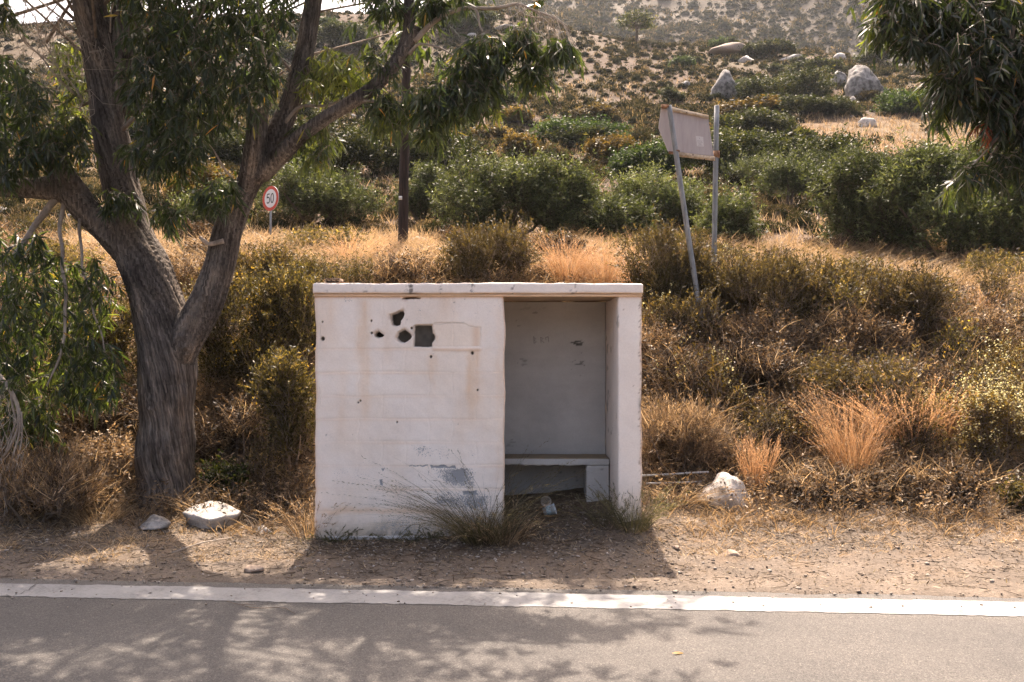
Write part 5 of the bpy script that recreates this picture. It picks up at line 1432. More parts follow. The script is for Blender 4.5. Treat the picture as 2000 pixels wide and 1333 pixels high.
def slab():
    Y = 8.02; g = G(412, Y); s = Y / F
    ol = [(357, 1000), (365, 993), (388, 984), (411, 977), (428, 979), (451, 987), (471, 997), (463, 1003), (408, 1015), (384, 1008)]
    zt = g[2] + .115
    # top outline: known direction, lying on a slightly tilted plane
    top = []
    for (px, py) in ol:
        yy = (zt - EYE) / ((HY - py) / F); yy = Y + (yy - Y) * .5
        top.append(tuple(P(px, py, yy)))
    top = np.array(top)
    th = np.linspace(0, 1, 7); n0 = len(top)
    pts = np.concatenate([top[i] * (1 - t) + top[(i + 1) % n0] * t for i in range(n0) for t in (np.array([[0.]]), np.array([[.25]]), np.array([[.5]]), np.array([[.75]]))])
    n = len(pts); c = pts.mean(0)
    rings = []
    jig = lambda a, k: a + np.stack([noise(a, 22, k), noise(a, 22, k + 1), noise(a, 18, k + 2) * .35], 1) * .011
    for f in (.25, .5, .75, .93, 1.0): rings.append(jig(c + (pts - c) * f, 2) + (0 if f < .99 else np.array([0, 0, -.008])))
    for dz, f in ((-.018, 1.0), (-.04, .975), (-.055, .90), (-.2, .72)): rings.append(jig(c + (pts - c) * np.array([f, f, 1]) + np.array([0, 0, dz]), 9))
    V = np.concatenate([[c]] + rings); Q = []; T = [(0, 1 + i, 1 + (i + 1) % n) for i in range(n)]
    for r in range(len(rings) - 1):
        for i in range(n):
            a, b = 1 + r * n + i, 1 + r * n + (i + 1) % n; Q.append((a, a + n, b + n, b))
    me = MB().add(V, Q, T).mesh('concrete_slab', M['slab'])
    o = link('concrete_slab', me)
    tag(o, 'flat broken white concrete slab lying beside the eucalyptus trunk', 'slab')
slab()

# ------------------------------------------------------------------ shrubs on the bank
def near_shrub(label, px, py, Y, wpx, hpx, seed, mat, name='shrub', cat='shrub', n=900, leaf=(.03, .009), sp=.22, lobes=10, flowers=0, fmat=None, depth=.75, **kw):
    rng = np.random.default_rng(seed); g = G(px, Y); s = Y / F
    R = np.array([wpx * s / 2, wpx * s / 2 * depth, hpx * s * (.62 if (mat == 'dry' and Y > 9.1) else .92)])
    if mat == 'dry': kw['v1'] = kw.get('v1', 1) + .22; kw['v0'] = kw.get('v0', 0) - .05; n = n * .8
    leaf = (leaf[0] * 1.35, leaf[1] * 1.5); kw['twig'] = kw.get('twig', .003) * 1.25
    mb, wood, lob = shrub(rng, R, n=int(n * .62), lobes=int(lobes * 1.6), sp_len=sp, leaf=leaf, flowers=flowers, fm=1, fleaf=(.02, .016), **kw)
    if mat == 'dry':
        k = int(n * .28); li = rng.integers(0, len(lob), k); C = np.array([l[0] for l in lob])[li]; S = np.array([l[1] for l in lob])[li]
        b = C + rdir(rng, k) * S * rng.uniform(.5, 1.05, (k, 1)); b[:, 2] = np.maximum(b[:, 2], .0)
        d = nrm(np.stack([rng.normal(size=k) * .6, rng.normal(size=k) * .6, np.ones(k)], 1)); hd = nrm(np.stack([rng.normal(size=k), rng.normal(size=k), -np.ones(k) * .4], 1))
        mb.strips(b, d, perp(d, rng), rng.uniform(.12, .42, k), .0045 + .0004 * Y, bend=hd * rng.uniform(.1, .7, k)[:, None], prof=((0, 1), (.4, .8), (.75, .5), (1, .1)), v=rng.uniform(.2, 1, k), m=1)
        fmat = 'straw'
    return placed(name, label, cat, g, [('foliage', mb, [M[mat], M[fmat]] if fmat else [M[mat]]), ('stems', wood, M['twig'])])

BR = dict(up=.55, nl=20, shell=.35, spread=.45, twig=.0028)
DR = dict(up=.35, nl=14, shell=.3, spread=.6, twig=.0022)
near_shrub('yellow flowering broom bush close to the right side of the eucalyptus trunk', 470, 800, 10.3, 190, 230, 401, 'broom', n=1700, flowers=170, fmat='yellow', **BR)
near_shrub('tall broom bush left of the shelter roof corner with few yellow flowers', 565, 780, 10.6, 190, 240, 402, 'broom', n=1700, flowers=35, fmat='yellow', **BR)
near_shrub('green brown broom bush against the left wall of the shelter', 565, 960, 9.15, 120, 270, 403, 'broom', n=1400, flowers=14, fmat='yellow', **BR)
near_shrub('brownish tangled bush in the shade between trunk and shelter', 470, 960, 9.3, 170, 210, 404, 'dry', n=1200, v0=-.2, v1=.55, leaf=(.028, .008), **DR)
near_shrub('leafy dark green herb behind the concrete slab', 445, 975, 8.75, 80, 75, 405, 'lentisk', n=240, leaf=(.035, .016), sp=.14, up=.5, nl=10)
near_shrub('yellow flowering broom bush showing left of the eucalyptus trunk', 228, 770, 10.2, 150, 190, 406, 'broom', n=1100, flowers=60, fmat='yellow', **BR)
near_shrub('pale yellowish herb bush at the left foot of the eucalyptus trunk', 205, 990, 8.75, 130, 110, 407, 'dry', n=800, v0=.25, v1=1, leaf=(.028, .011), sp=.18, up=.45, nl=14)
near_shrub('reddish brown dry bush at the lower left edge of the picture', 70, 1052, 8.0, 250, 120, 408, 'dry', n=1700, leaf=(.05, .004), sp=.26, up=.45, nl=14, spread=.3, v0=.0, v1=.8, twig=.002, shell=.25)
near_shrub('dry brown bush in the dark under the hanging leaves at the left edge', 90, 950, 9.2, 260, 150, 409, 'dry', n=1300, v0=-.1, v1=.6, **DR)
near_shrub('brown bush high on the bank behind the left limb', 90, 620, 11.8, 300, 190, 410, 'dry', n=1500, v0=0, v1=.8, **DR)
near_shrub('brown dry bush seen through the fork of the eucalyptus', 355, 600, 12.5, 170, 120, 411, 'dry', n=1100, v0=.05, v1=.8, **DR)
near_shrub('green brown bush above the broom, right of the eucalyptus fork', 500, 600, 12.2, 180, 110, 412, 'brush', n=1200, **BR)
near_shrub('low brown green mound on the bank top left of the shelter roof', 640, 570, 12.6, 170, 70, 413, 'broom', n=1000, v0=.3, v1=1, **DR)
near_shrub('low brown mound on the bank top above the holes in the wall', 800, 560, 12.9, 150, 75, 414, 'dry', n=1000, v0=-.1, v1=.65, **DR)
near_shrub('grey green upright bush on the bank top above the middle of the roof', 960, 565, 12.8, 190, 128, 415, 'brush', n=1900, v0=.05, v1=.8, **BR)
near_shrub('straw coloured low bush between grey green bush and golden tufts', 1065, 560, 13.2, 110, 50, 416, 'dry', n=600, v0=.3, v1=1, **DR)
near_shrub('green broom bush around the foot of the leaning sign post', 1305, 655, 11.75, 170, 205, 417, 'brush', n=1700, v0=0, v1=.75, **BR)
near_shrub('thin twiggy bush hiding the lower part of the leaning sign post', 1358, 645, 10.95, 120, 150, 443, 'brush', n=520, up=.6, nl=16, shell=.2, spread=.45, twig=.0028)
near_shrub('wide olive brown bush in front of the upright sign post', 1470, 622, 11.55, 230, 165, 418, 'brush', n=2000, v0=.0, v1=.85, **BR)
near_shrub('olive brown bush right of the wide bush below the sign posts', 1585, 612, 11.8, 170, 150, 419, 'brush', n=1400, v0=.15, v1=1, **BR)
near_shrub('upright green brown shrub alone on the right bank below the large olive', 1770, 655, 11.4, 150, 170, 420, 'brush', n=1500, **BR)
near_shrub('straw brown bush on the right bank beside the upright shrub', 1900, 660, 11.4, 190, 120, 421, 'dry', n=1300, v0=.1, v1=.9, **DR)
near_shrub('cream flowering herb bush at the right edge, upper of two', 1945, 800, 9.6, 170, 130, 422, 'ochre', n=900, flowers=260, fmat='cream', leaf=(.026, .011), sp=.2, up=.55, nl=12)
near_shrub('cream flowering herb bush at the right edge, lower of two', 1960, 940, 8.9, 150, 160, 423, 'ochre', n=900, flowers=300, fmat='cream', leaf=(.026, .011), sp=.2, up=.55, nl=12)
near_shrub('domed blond dry bush touching the right side of the shelter', 1335, 905, 8.95, 200, 135, 424, 'dry', n=2300, leaf=(.045, .0035), sp=.22, up=.35, nl=14, spread=.35, v0=.15, v1=1, twig=.0018, shell=.45)
near_shrub('dark brown dry bush above the blond dome by the shelter wall', 1340, 790, 9.9, 190, 150, 425, 'dry', n=1400, v0=-.25, v1=.55, **DR)
near_shrub('brown bush in the middle of the right bank below the sign', 1480, 760, 10.2, 200, 150, 426, 'dry', n=1500, v0=-.25, v1=.6, **DR)
near_shrub('brown bush left of the golden grass on the right bank', 1560, 850, 9.5, 170, 120, 427, 'dry', n=1200, v0=-.1, v1=.8, **DR)
near_shrub('dark olive bush behind the golden fountain grass', 1660, 790, 9.9, 190, 130, 428, 'brush', n=1300, v0=.1, v1=.9, **DR)
near_shrub('brown bush below the upright green brown shrub', 1760, 760, 10.2, 210, 120, 429, 'dry', n=1400, v0=-.2, v1=.65, **DR)
near_shrub('yellow topped herb behind the wide golden tuft', 1760, 815, 9.7, 130, 95, 430, 'ochre', n=500, flowers=120, fmat='cream', leaf=(.024, .009), sp=.18, up=.6, nl=12)
near_shrub('dark brown bush on the right bank under the straw brown bush', 1890, 770, 10.0, 180, 110, 431, 'dry', n=1100, v0=-.25, v1=.5, **DR)
near_shrub('low herb with dark foliage at the right bottom corner of the bank', 1985, 1035, 8.0, 70, 50, 432, 'broom', n=260, leaf=(.03, .012), sp=.12, up=.4, nl=10)
near_shrub('brown bush high on the bank right of the shelter roof', 1270, 720, 10.6, 100, 130, 433, 'dry', n=900, v0=.0, v1=.75, **DR)
near_shrub('olive brown bush half way up the bank below the sign posts', 1480, 680, 11.0, 230, 110, 434, 'dry', n=1300, v0=-.15, v1=.7, **DR)
near_shrub('brown green bush on the bank left of the upright shrub', 1660, 670, 11.2, 150, 110, 435, 'dry', n=1100, v0=-.1, v1=.75, **DR)
near_shrub('low dark herb patch to the right of the big boulder', 1600, 1000, 8.35, 170, 42, 436, 'dry', n=900, v0=-.3, v1=.7, leaf=(.03, .012), sp=.14, up=.3, nl=10)
near_shrub('low dark herb patch under the flat white stone', 1800, 1010, 8.3, 190, 48, 437, 'dry', n=1000, v0=-.3, v1=.7, leaf=(.03, .012), sp=.14, up=.3, nl=10)
near_shrub('thin weedy shrub in the corner of the bank behind the shelter wall', 1285, 620, 11.6, 80, 140, 438, 'broom', n=700, v0=.1, v1=.8, **BR)
near_shrub('brown bush on the bank top right of the large bushes', 1830, 600, 12.3, 170, 70, 439, 'dry', n=900, v0=.1, v1=.9, **DR)
near_shrub('dry bush at the top right of the bank by the picture edge', 2010, 610, 12.0, 170, 90, 440, 'dry', n=900, v0=.1, v1=.9, **DR)
near_shrub('grey brown bush at the left edge behind the thick horizontal limb', 30, 480, 14.5, 200, 90, 441, 'dry', n=1000, v0=0, v1=.7, **DR)
near_shrub('dark brown bush low behind the eucalyptus trunk', 250, 930, 9.6, 180, 180, 442, 'dry', n=1100, v0=-.35, v1=.35, **DR)

def mounds():
    rng = np.random.default_rng(460)
    protos = []
    for k in range(4):
        mb, wood, lob = shrub(np.random.default_rng(461 + k), np.array([.55, .45, .42]), n=420, lobes=14, sp_len=.16, nl=12, leaf=(.05, .016), up=.4, shell=.35, spread=.6, twig=.003, v0=(-.1, .2, 0, .1)[k], v1=(.7, 1.1, .8, .9)[k])
        protos.append((mb.mesh('foliage', [M['dry' if k % 2 == 0 else 'broom']]), wood.mesh('stems', [M['twig']])))
    for k in range(34):
        Y = rng.uniform(13.3, 20.5); px = rng.uniform(-40, 2040)
        if 480 < px < 600 or 760 < px < 810: continue
        r = thing('low_mound_shrub', 'low dry brown mound among the straw on the bank top', 'shrub', G(px, Y), rng.uniform(0, 6.28), 'low mounds on the bank top')
        r.scale = [float(q) for q in rng.uniform(.7, 1.35, 3)]
        f, st = protos[int(rng.integers(0, 4))]
        link('foliage', f, r); link('stems', st, r)
mounds()

def bank_herbs():
    rng = np.random.default_rng(480); protos = []
    for k in range(8):
        g_ = np.random.default_rng(481 + k); mat = ('brush', 'dry', 'ochre', 'dry', 'broom', 'dry', 'brush', 'ochre')[k]
        R = np.array([.30, .26, (.42, .36, .5, .3, .55, .4, .62, .38)[k]])
        mb, wood, lob = shrub(g_, R, n=150, lobes=11, sp_len=.17, nl=10, leaf=(.038, .013), up=.55, shell=.25, spread=.55, twig=.003, flowers=(0, 0, 26, 0, 8, 0, 0, 30)[k], fm=1, v0=.0, v1=1.1, ground_stems=9, stem_r=.006)
        q = 70; a = rng.uniform(0, 6.28, q); b = np.stack([np.cos(a), np.sin(a), 0 * a], 1) * rng.uniform(.02, .24, (q, 1))
        d = nrm(np.stack([rng.normal(size=q) * .5, rng.normal(size=q) * .5, np.ones(q)], 1)); hd = nrm(np.stack([rng.normal(size=q), rng.normal(size=q), -np.ones(q) * .4], 1))
        mb.strips(b, d, perp(d, rng), rng.uniform(.15, .62, q), .0075, bend=hd * rng.uniform(.1, .8, q)[:, None], prof=((0, 1), (.35, .8), (.7, .5), (1, .1)), v=rng.uniform(0, 1, q), m=2)
        protos.append((mb.mesh('foliage', [M[mat], M['cream' if k in (2, 7) else 'yellow'], M['straw']]), wood.mesh('stems', [M['twig']])))
    spots = [(rng.uniform(1275, 1995), rng.uniform(8.75, 13.6)) for k in range(96)] + [(rng.uniform(385, 600), rng.uniform(8.8, 13.0)) for k in range(18)] + [(rng.uniform(10, 250), rng.uniform(8.6, 12.0)) for k in range(16)]
    spots += [(rng.uniform(2000, 2350), rng.uniform(8.8, 13.5)) for k in range(26)]
    for px, Y in spots:
        r = thing('wild_herb', 'small tangled wild herb between the larger bushes of the dry bank', 'herb', G(px, Y), rng.uniform(0, 6.28), 'wild herbs on the bank')
        sc = float(rng.uniform(.6, 1.25)) * (.75 if Y < 9.3 else 1); r.scale = (sc * float(rng.uniform(.8, 1.4)), sc, sc * float(rng.uniform(.75, 1.25)))
        f, st = protos[int(rng.integers(0, 8))]; link('foliage', f, r); link('stems', st, r)
bank_herbs()

# ------------------------------------------------------------------ grass tufts that stand out
def near_tuft(label, px, py, Y, h, seed, mat='golden', cat='grass tuft', name='grass_tuft', n=200, group=None, **kw):
    rng = np.random.default_rng(seed); g = G(px, Y) if Y else ray(px, py)
    mb = tuft(rng, n=n, h=h, **kw)
    o = mb.obj(name, M[mat]); o.location = g; return tag(o, label, cat, group)
near_tuft('tall golden fountain grass standing alone in the middle of the right bank', 1665, 930, 8.75, .98, 501, n=420, spread=.32, base=.12, arch=.38, heads=.7, lean=(-.03, 0), w=.0045)
near_tuft('wide golden tuft bending left behind the tall fountain grass', 1770, 880, 9.3, .95, 502, n=360, spread=.45, base=.14, arch=.5, heads=.75, lean=(-.20, 0), w=.0045)
near_tuft('wide golden tuft bending left, right one of the overlapping pair', 1820, 860, 9.4, .9, 503, n=320, spread=.45, base=.14, arch=.5, heads=.75, lean=(-.16, 0), w=.0045)
near_tuft('short upright golden tuft behind the big white boulder', 1478, 960, 8.5, .58, 504, n=260, spread=.22, base=.08, arch=.18, heads=.4, w=.004)
near_tuft('golden seed tuft above the right end of the shelter roof', 1248, 552, 12.6, 1.05, 505, n=420, spread=.4, base=.12, arch=.55, heads=.9, lean=(.14, 0), w=.006)
near_tuft('golden seed tuft on the bank top left of the larger pair', 1110, 556, 12.7, .95, 506, n=340, spread=.35, base=.12, arch=.45, heads=.8, w=.006)
near_tuft('golden seed tuft on the bank top right of the larger pair', 1180, 556, 12.7, .9, 507, n=340, spread=.3, base=.10, arch=.4, heads=.8, lean=(-.12, 0), w=.006)
near_tuft('dark grey green grass clump arching over the foot of the front wall', 940, 1062, 7.58, .92, 508, mat='drygrey', n=620, spread=.8, base=.15, arch=.75, heads=.3, lean=(-.13, -.05), w=.003)
near_tuft('brown dry grass clump at the left of the doorway', 985, 1055, 7.55, .45, 509, mat='dry', n=320, spread=.8, base=.15, arch=.6, heads=.2, w=.003)
near_tuft('dry grass clump at the foot of the white pillar', 1235, 1030, 7.62, .46, 510, mat='greengrass', n=320, spread=.6, base=.13, arch=.5, heads=.3, w=.003)
near_tuft('small dry grass clump at the bench support', 1180, 1015, 7.75, .30, 511, mat='greengrass', n=120, spread=.7, base=.10, arch=.5, heads=.3, w=.003)
near_tuft('straw coloured flattened tuft left of the big white boulder', 1330, 965, 8.35, .42, 512, mat='straw', n=320, spread=1.0, base=.22, arch=.8, lean=(.25, 0), w=.004)
near_tuft('sparse tall grass stalks beside the front wall and doorway', 970, 1050, 7.62, .95, 513, mat='greengrass', n=26, spread=.5, base=.12, arch=.5, heads=.9, w=.0035)
near_tuft('dry grass clump against the left corner of the shelter', 605, 1040, 7.9, .42, 514, mat='dry', n=260, spread=.6, base=.14, arch=.5, heads=.3, w=.003)
near_tuft('golden tuft standing on the bank top left of the utility pole', 690, 548, 14.5, .7, 515, n=240, spread=.6, base=.2, arch=.6, heads=.8, lean=(.2, 0), w=.006)
near_tuft('pale tuft in front of the reddish brown bush at the lower left', 190, 1040, 8.1, .34, 516, mat='straw', n=220, spread=.9, base=.2, arch=.6, w=.004)
near_tuft('golden grass at the far right bank top', 1915, 585, 12.3, .6, 517, n=200, spread=.4, base=.15, arch=.4, heads=.6, w=.006)
near_tuft('short golden grass right of the fountain grass foot', 1895, 920, 8.9, .4, 518, mat='straw', n=240, spread=.7, base=.2, arch=.5, w=.004)

# ------------------------------------------------------------------ ground cover nobody could count
def cover():
    rng = np.random.default_rng(900)
    def scatter(n, x0, x1, y0, y1):
        return rng.uniform(x0, x1, n), rng.uniform(y0, y1, n)
    shelter = lambda x, y: (x > sx(614) - .05) & (x < sx(1254) + .03) & (y > Y0 - .04) & (y < Y0 + 1.25)
    # dry grass of the bank
    mb = MB()
    x, y = scatter(34000, -11.5, 11.5, 7.45, 19.5)
    px = HX + x / y * F
    p2 = np.stack([x, y], 1); dn = fbm(p2, .9, 3, 71)
    edge = np.where(px > 1250, 7.38, np.where(px < 600, 7.75, 9.05)) + .25 * fbm(p2, 2.0, 2, 72)
    keep = (y > edge) & ~shelter(x, y) & (np.abs(px - 1000) < 1600) & (rng.uniform(0, 1, len(x)) < (.62 + .5 * dn)) & ((px > 1255) | (px < 600) | (y > 9.1))
    x, y, dn = x[keep], y[keep], dn[keep]; z = ground(x, y); fb = fbm(np.stack([x, y], 1), .5, 3, 74)
    top = sstep(12.5, 14.0, y); n = 0
    for k in range(len(x)):
        crest = top[k]
        hh = rng.uniform(.14, .54) + .14 * crest * rng.uniform(.3, 1)
        if y[k] < 8.3: hh *= .5
        v0 = .0 + .12 * crest + .3 * dn[k] + .25 * fb[k]; v1 = .72 + .15 * crest
        tuft(rng, n=int(9 + 9 * crest), h=hh, spread=.75, base=.07, w=.0055 + .0005 * y[k] , arch=.7, v0=v0, v1=v1, mb=mb, seg=3, at=(x[k], y[k], z[k]), lean=(rng.normal() * .15, rng.normal() * .12), heads=.12 * crest)
    tag(mb.obj('dry_grass', M['straw']), 'dry tangled grass covering the bank around the shelter', 'grass', kind='stuff')
    # small dead herbs
    mb = MB(); wood = MB()
    x, y = scatter(11500, -9.5, 9.5, 7.7, 16.5)
    px = HX + x / y * F; p2 = np.stack([x, y], 1); dn = fbm(p2, 1.1, 3, 75)
    keep = ~shelter(x, y) & (rng.uniform(0, 1, len(x)) < .5 + .6 * dn) & ((px > 1260) | (px < 600) | (y > 9.15)) & ((y > 8.1) | (px > 1450)) & (np.abs(px - 1000) < 1400)
    x, y = x[keep], y[keep]; z = ground(x, y); m = len(x)
    per = 7
    b = np.repeat(np.stack([x, y, z], 1), per, 0) + rng.normal(size=(m * per, 3)) * np.array([.05, .05, 0])
    d = nrm(np.stack([rng.normal(size=m * per) * .55, rng.normal(size=m * per) * .55, np.ones(m * per)], 1)); L = rng.uniform(.08, .36, m * per)
    tip = b + d * L[:, None]; wood.sticks(b, tip, .0022, .0012, v=rng.uniform(0, 1, m * per))
    t = rng.uniform(.25, 1.02, (m * per, 9)); pos = (b[:, None] + (tip - b)[:, None] * t[:, :, None]).reshape(-1, 3); dd = np.repeat(d, 9, 0)
    ld = nrm(dd * .4 + perp(dd, rng)); vv = np.repeat(rng.uniform(-.1, .9, m), per * 9)
    mb.strips(pos, ld, perp(ld, rng), .034 * rng.uniform(.6, 1.5, len(pos)), .014, prof=LEAF2, v=np.clip(vv + rng.uniform(0, .3, len(pos)), 0, 1))
    mb.qm = [np.zeros(len(q), int) for q in mb.qm]
    nb = mb.n
    for V, in zip(wood.V): pass
    mb.add(np.concatenate(wood.V), np.concatenate(wood.Q), v=.5, m=1)
    tag(mb.obj('dead_herbs', [M['dry'], M['twig']]), 'small dead herbs filling the gaps between the bushes of the bank', 'herbs', kind='stuff')
    # short grass of the verge
    mb = MB()
    x, y = scatter(9000, -6, 6, 6.6, 8.5); px = HX + x / y * F; p2 = np.stack([x, y], 1)
    lim = np.where(px > 1250, 6.98, np.where(px < 600, 6.9, 7.3)) + .22 * fbm(p2, 1.6, 3, 78)
    thin = np.where((px > 600) & (px < 1250), .35, .9)
    inside = (px > 985) & (px < 1207) & (y > 7.8)
    keep = (y > lim) & ~(shelter(x, y)) & (rng.uniform(0, 1, len(x)) < thin * (.45 + .8 * fbm(p2, 2.4, 3, 79)))
    x, y = x[keep], y[keep]; z = ground(x, y)
    for k in range(len(x)):
        tuft(rng, n=9, h=rng.uniform(.035, .12), spread=1.0, base=.035, w=.0042, arch=.6, v0=.25, v1=1, mb=mb, seg=2, at=(x[k], y[k], z[k]))
    tag(mb.obj('verge_grass', M['straw']), 'short dry yellow grass along the verge', 'grass', kind='stuff')
    # weeds along the foot of the front wall
    mb = MB()
    for k in range(64):
        xx = rng.uniform(sx(614), sx(990)); yy = Y0 - .04 - abs(rng.normal()) * .06; zz = float(ground(np.array([xx]), np.array([yy]))[0])
        tuft(rng, n=8, h=rng.uniform(.06, .19), spread=.7, base=.03, w=.004, arch=.5, v0=0, v1=.6, mb=mb, seg=3, at=(xx, yy, zz), heads=.3)
    for k in range(60):
        xx = rng.uniform(sx(1000), sx(1200)); yy = Y0 + rng.uniform(-.05, .9); zz = float(ground(np.array([xx]), np.array([yy]))[0])
        tuft(rng, n=8, h=rng.uniform(.05, .16), spread=.9, base=.05, w=.003, arch=.6, v0=0, v1=.7, mb=mb, seg=3, at=(xx, yy, zz))
    tag(mb.obj('wall_foot_weeds', M['greengrass']), 'thin dark weeds along the foot of the shelter walls', 'weeds', kind='stuff')
    # fallen leaves and twigs
    mb = MB()
    x, y = scatter(64000, -6, 6, 5.8, 8.9); e = y - road_y(x); px = HX + x / y * F; p2 = np.stack([x, y], 1)
    pr = sstep(.05, .45, e) * (.30 + .5 * sstep(6.6, 7.6, y)) * (1.0 + .9 * fbm(p2, 2.2, 3, 80)) * np.where(px < 1000, 1.1, .8)
    keep = (rng.uniform(0, 1, len(x)) < pr) & (e > .06) & ~((px < 990) & shelter(x, y))
    x, y = x[keep], y[keep]; z = ground(x, y); n = len(x)
    d = nrm(np.stack([rng.normal(size=n), rng.normal(size=n), rng.normal(size=n) * .22 + .08], 1)); side = nrm(np.cross(d, np.array([0, 0, 1.])) + rng.normal(size=(n, 3)) * .35)
    leafy = rng.uniform(0, 1, n) < .8
    b = np.stack([x, y, z + .006], 1)
    k = leafy
    mb.strips(b[k], d[k], side[k], (.014 + .07 * rng.uniform(0, 1, k.sum()) ** 2), rng.uniform(.004, .010, k.sum()), bend=perp(d[k], rng) * .25, prof=LEAF4, v=rng.uniform(0, 1, k.sum()))
    k = ~leafy
    mb.sticks(b[k], b[k] + d[k] * np.array([1, 1, .3]) * (.02 + .16 * rng.uniform(0, 1, k.sum()) ** 2.5)[:, None], .0026, .0016, v=rng.uniform(0, .5, k.sum()))
    tag(mb.obj('leaf_litter', leaf_mat('fallen_leaf', [(0, (.045, .031, .022)), (.4, (.11, .076, .05)), (.8, (.26, .195, .13)), (1, (.42, .34, .25))], trans=.12, rough=.7, spec=.1)), 'fallen leaves and twigs scattered over the verge', 'leaf litter', kind='stuff')
    # gravel
    bm = bmesh.new(); bmesh.ops.create_icosphere(bm, subdivisions=1, radius=1.0)
    U = np.array([v.co[:] for v in bm.verts]); Fc = np.array([[v.index for v in f.verts] for f in bm.faces]); bm.free()
    x, y = scatter(36000, -6.2, 6.2, 5.7, 8.9); e = y - road_y(x); px = HX + x / y * F; p2 = np.stack([x, y], 1)
    mid = ((px > 560) & (px < 1330)).astype(float)
    pr = np.where(e > .08, .26 + .40 * mid + .35 * fbm(p2, 1.8, 3, 81), .04 * np.exp(-np.maximum(-e - .30, 0) / .25)) * (1 - .8 * sstep(8.0, 8.6, y))
    keep = (rng.uniform(0, 1, len(x)) < pr) & ~((px < 990) & shelter(x, y))
    x, y, e = x[keep], y[keep], e[keep]; n = len(x); z = np.where(e > .1, ground(x, y), .008)
    r = np.clip(rng.lognormal(-5.3, .5, n), .002, .015); r = np.where(e > .1, r, np.minimum(r, .007))
    S = r[:, None] * rng.uniform(.6, 1.4, (n, 3)) * np.array([1.2, 1.2, .7])
    a = rng.uniform(0, 6.28, n); V = U[None] * (1 + rng.normal(size=(n, len(U), 1)) * .16) * S[:, None]
    V = np.stack([V[..., 0] * np.cos(a)[:, None] - V[..., 1] * np.sin(a)[:, None], V[..., 0] * np.sin(a)[:, None] + V[..., 1] * np.cos(a)[:, None], V[..., 2]], -1) + np.stack([x, y, z + r * .25], 1)[:, None]
    T = (Fc[None] + (np.arange(n) * len(U))[:, None, None]).reshape(-1, 3)
    mb = MB(); mb.V.append(V.reshape(-1, 3)); mb.T.append(T); mb.tv.append(np.repeat(rng.uniform(0, 1, n), len(Fc))); mb.tm.append(np.zeros(len(T), int)); mb.n = len(V) * len(U)
    gm = leaf_mat('gravel', [(0, (.14, .11, .085)), (.5, (.25, .20, .16)), (.85, (.35, .30, .25)), (1, (.46, .41, .36))], trans=0, rough=.9, spec=.1)
    tag(mb.obj('gravel', gm), 'loose gravel and pebbles on the verge and road edge', 'gravel', kind='stuff')
cover()

# ------------------------------------------------------------------ utility pole, cable, signs
def utility_pole():
    Y = 17.0; g = G(786, Y); root = thing('utility_pole', 'brown wooden utility pole with a small white tag standing on the bank behind the shelter', 'utility pole', (0, 0, 0))
    top = P(797, -42, Y); mb = MB(); n = 24
    t = np.linspace(0, 1, n)[:, None]; pts = g * (1 - t) + top * t; pts[0, 2] -= .3
    pts[:, 0] += .015 * noise(pts, 1.2, 4)
    mb.tube(pts, np.linspace(.098, .078, n) * (1 + .03 * noise(pts, 6, 9)), 20)
    m = noisy_mat('creosoted_wood', (.012, .007, .005), (.05, .030, .021), scale=7, rough=.85, bump=.6, dist=.01, stretch=(6, 6, .35), fine=30)
    mb.obj('pole', m, root, smooth=True)
    q = P(783.5, 389, Y); mb = MB(); mb.box(q[0] - .032, q[0] + .032, Y - .118, Y - .1, q[2] - .035, q[2] + .035); o = mb.obj('tag_plate', plain('white_tag', (.62, .6, .58), .5), root)
    for k, h in enumerate((.016, -.002, -.018)): pass
    # pin and insulator at the top
    mb = MB(); mb.tube([top + [0, -.09, -.12], top + [0, -.16, -.12], top + [0, -.16, .02]], .012, 6); mb.obj('insulator_pin', M['rust'], root)
    mb = MB(); mb.tube([top + [0, -.16, .0], top + [0, -.16, .05], top + [0, -.16, .1], top + [0, -.16, .13]], [.03, .045, .04, .015], 10); mb.obj('insulator', plain('brown_glaze', (.10, .035, .02), .2), root, smooth=True)
    a = top + np.array([0, -.16, .07]); b = P(-420, 66, 17.0); t = np.linspace(0, 1, 40)[:, None]
    pts = a * (1 - t) + b * t; pts[:, 2] -= 4 * .30 * (t * (1 - t))[:, 0]
    c = np.array([a, ]); mb = MB(); mb.tube(pts, .017, 6)
    tag(mb.obj('overhead_cable', plain('black_cable', (.012, .012, .013), .6)), 'black overhead cable running left from the utility pole against the sky', 'cable')
    # thin stay wire
    w0 = P(858, 250, 16.0); foot = ray(884, 390, 17, 40); t = np.linspace(0, 1, 12)[:, None]
    pts = (top + np.array([0, 0, -.35])) * (1 - t) + foot * t
    mb = MB(); mb.tube(pts, .006, 5); tag(mb.obj('stay_wire', M['steel']), 'thin stay wire slanting down to the right of the utility pole', 'wire')
utility_pole()

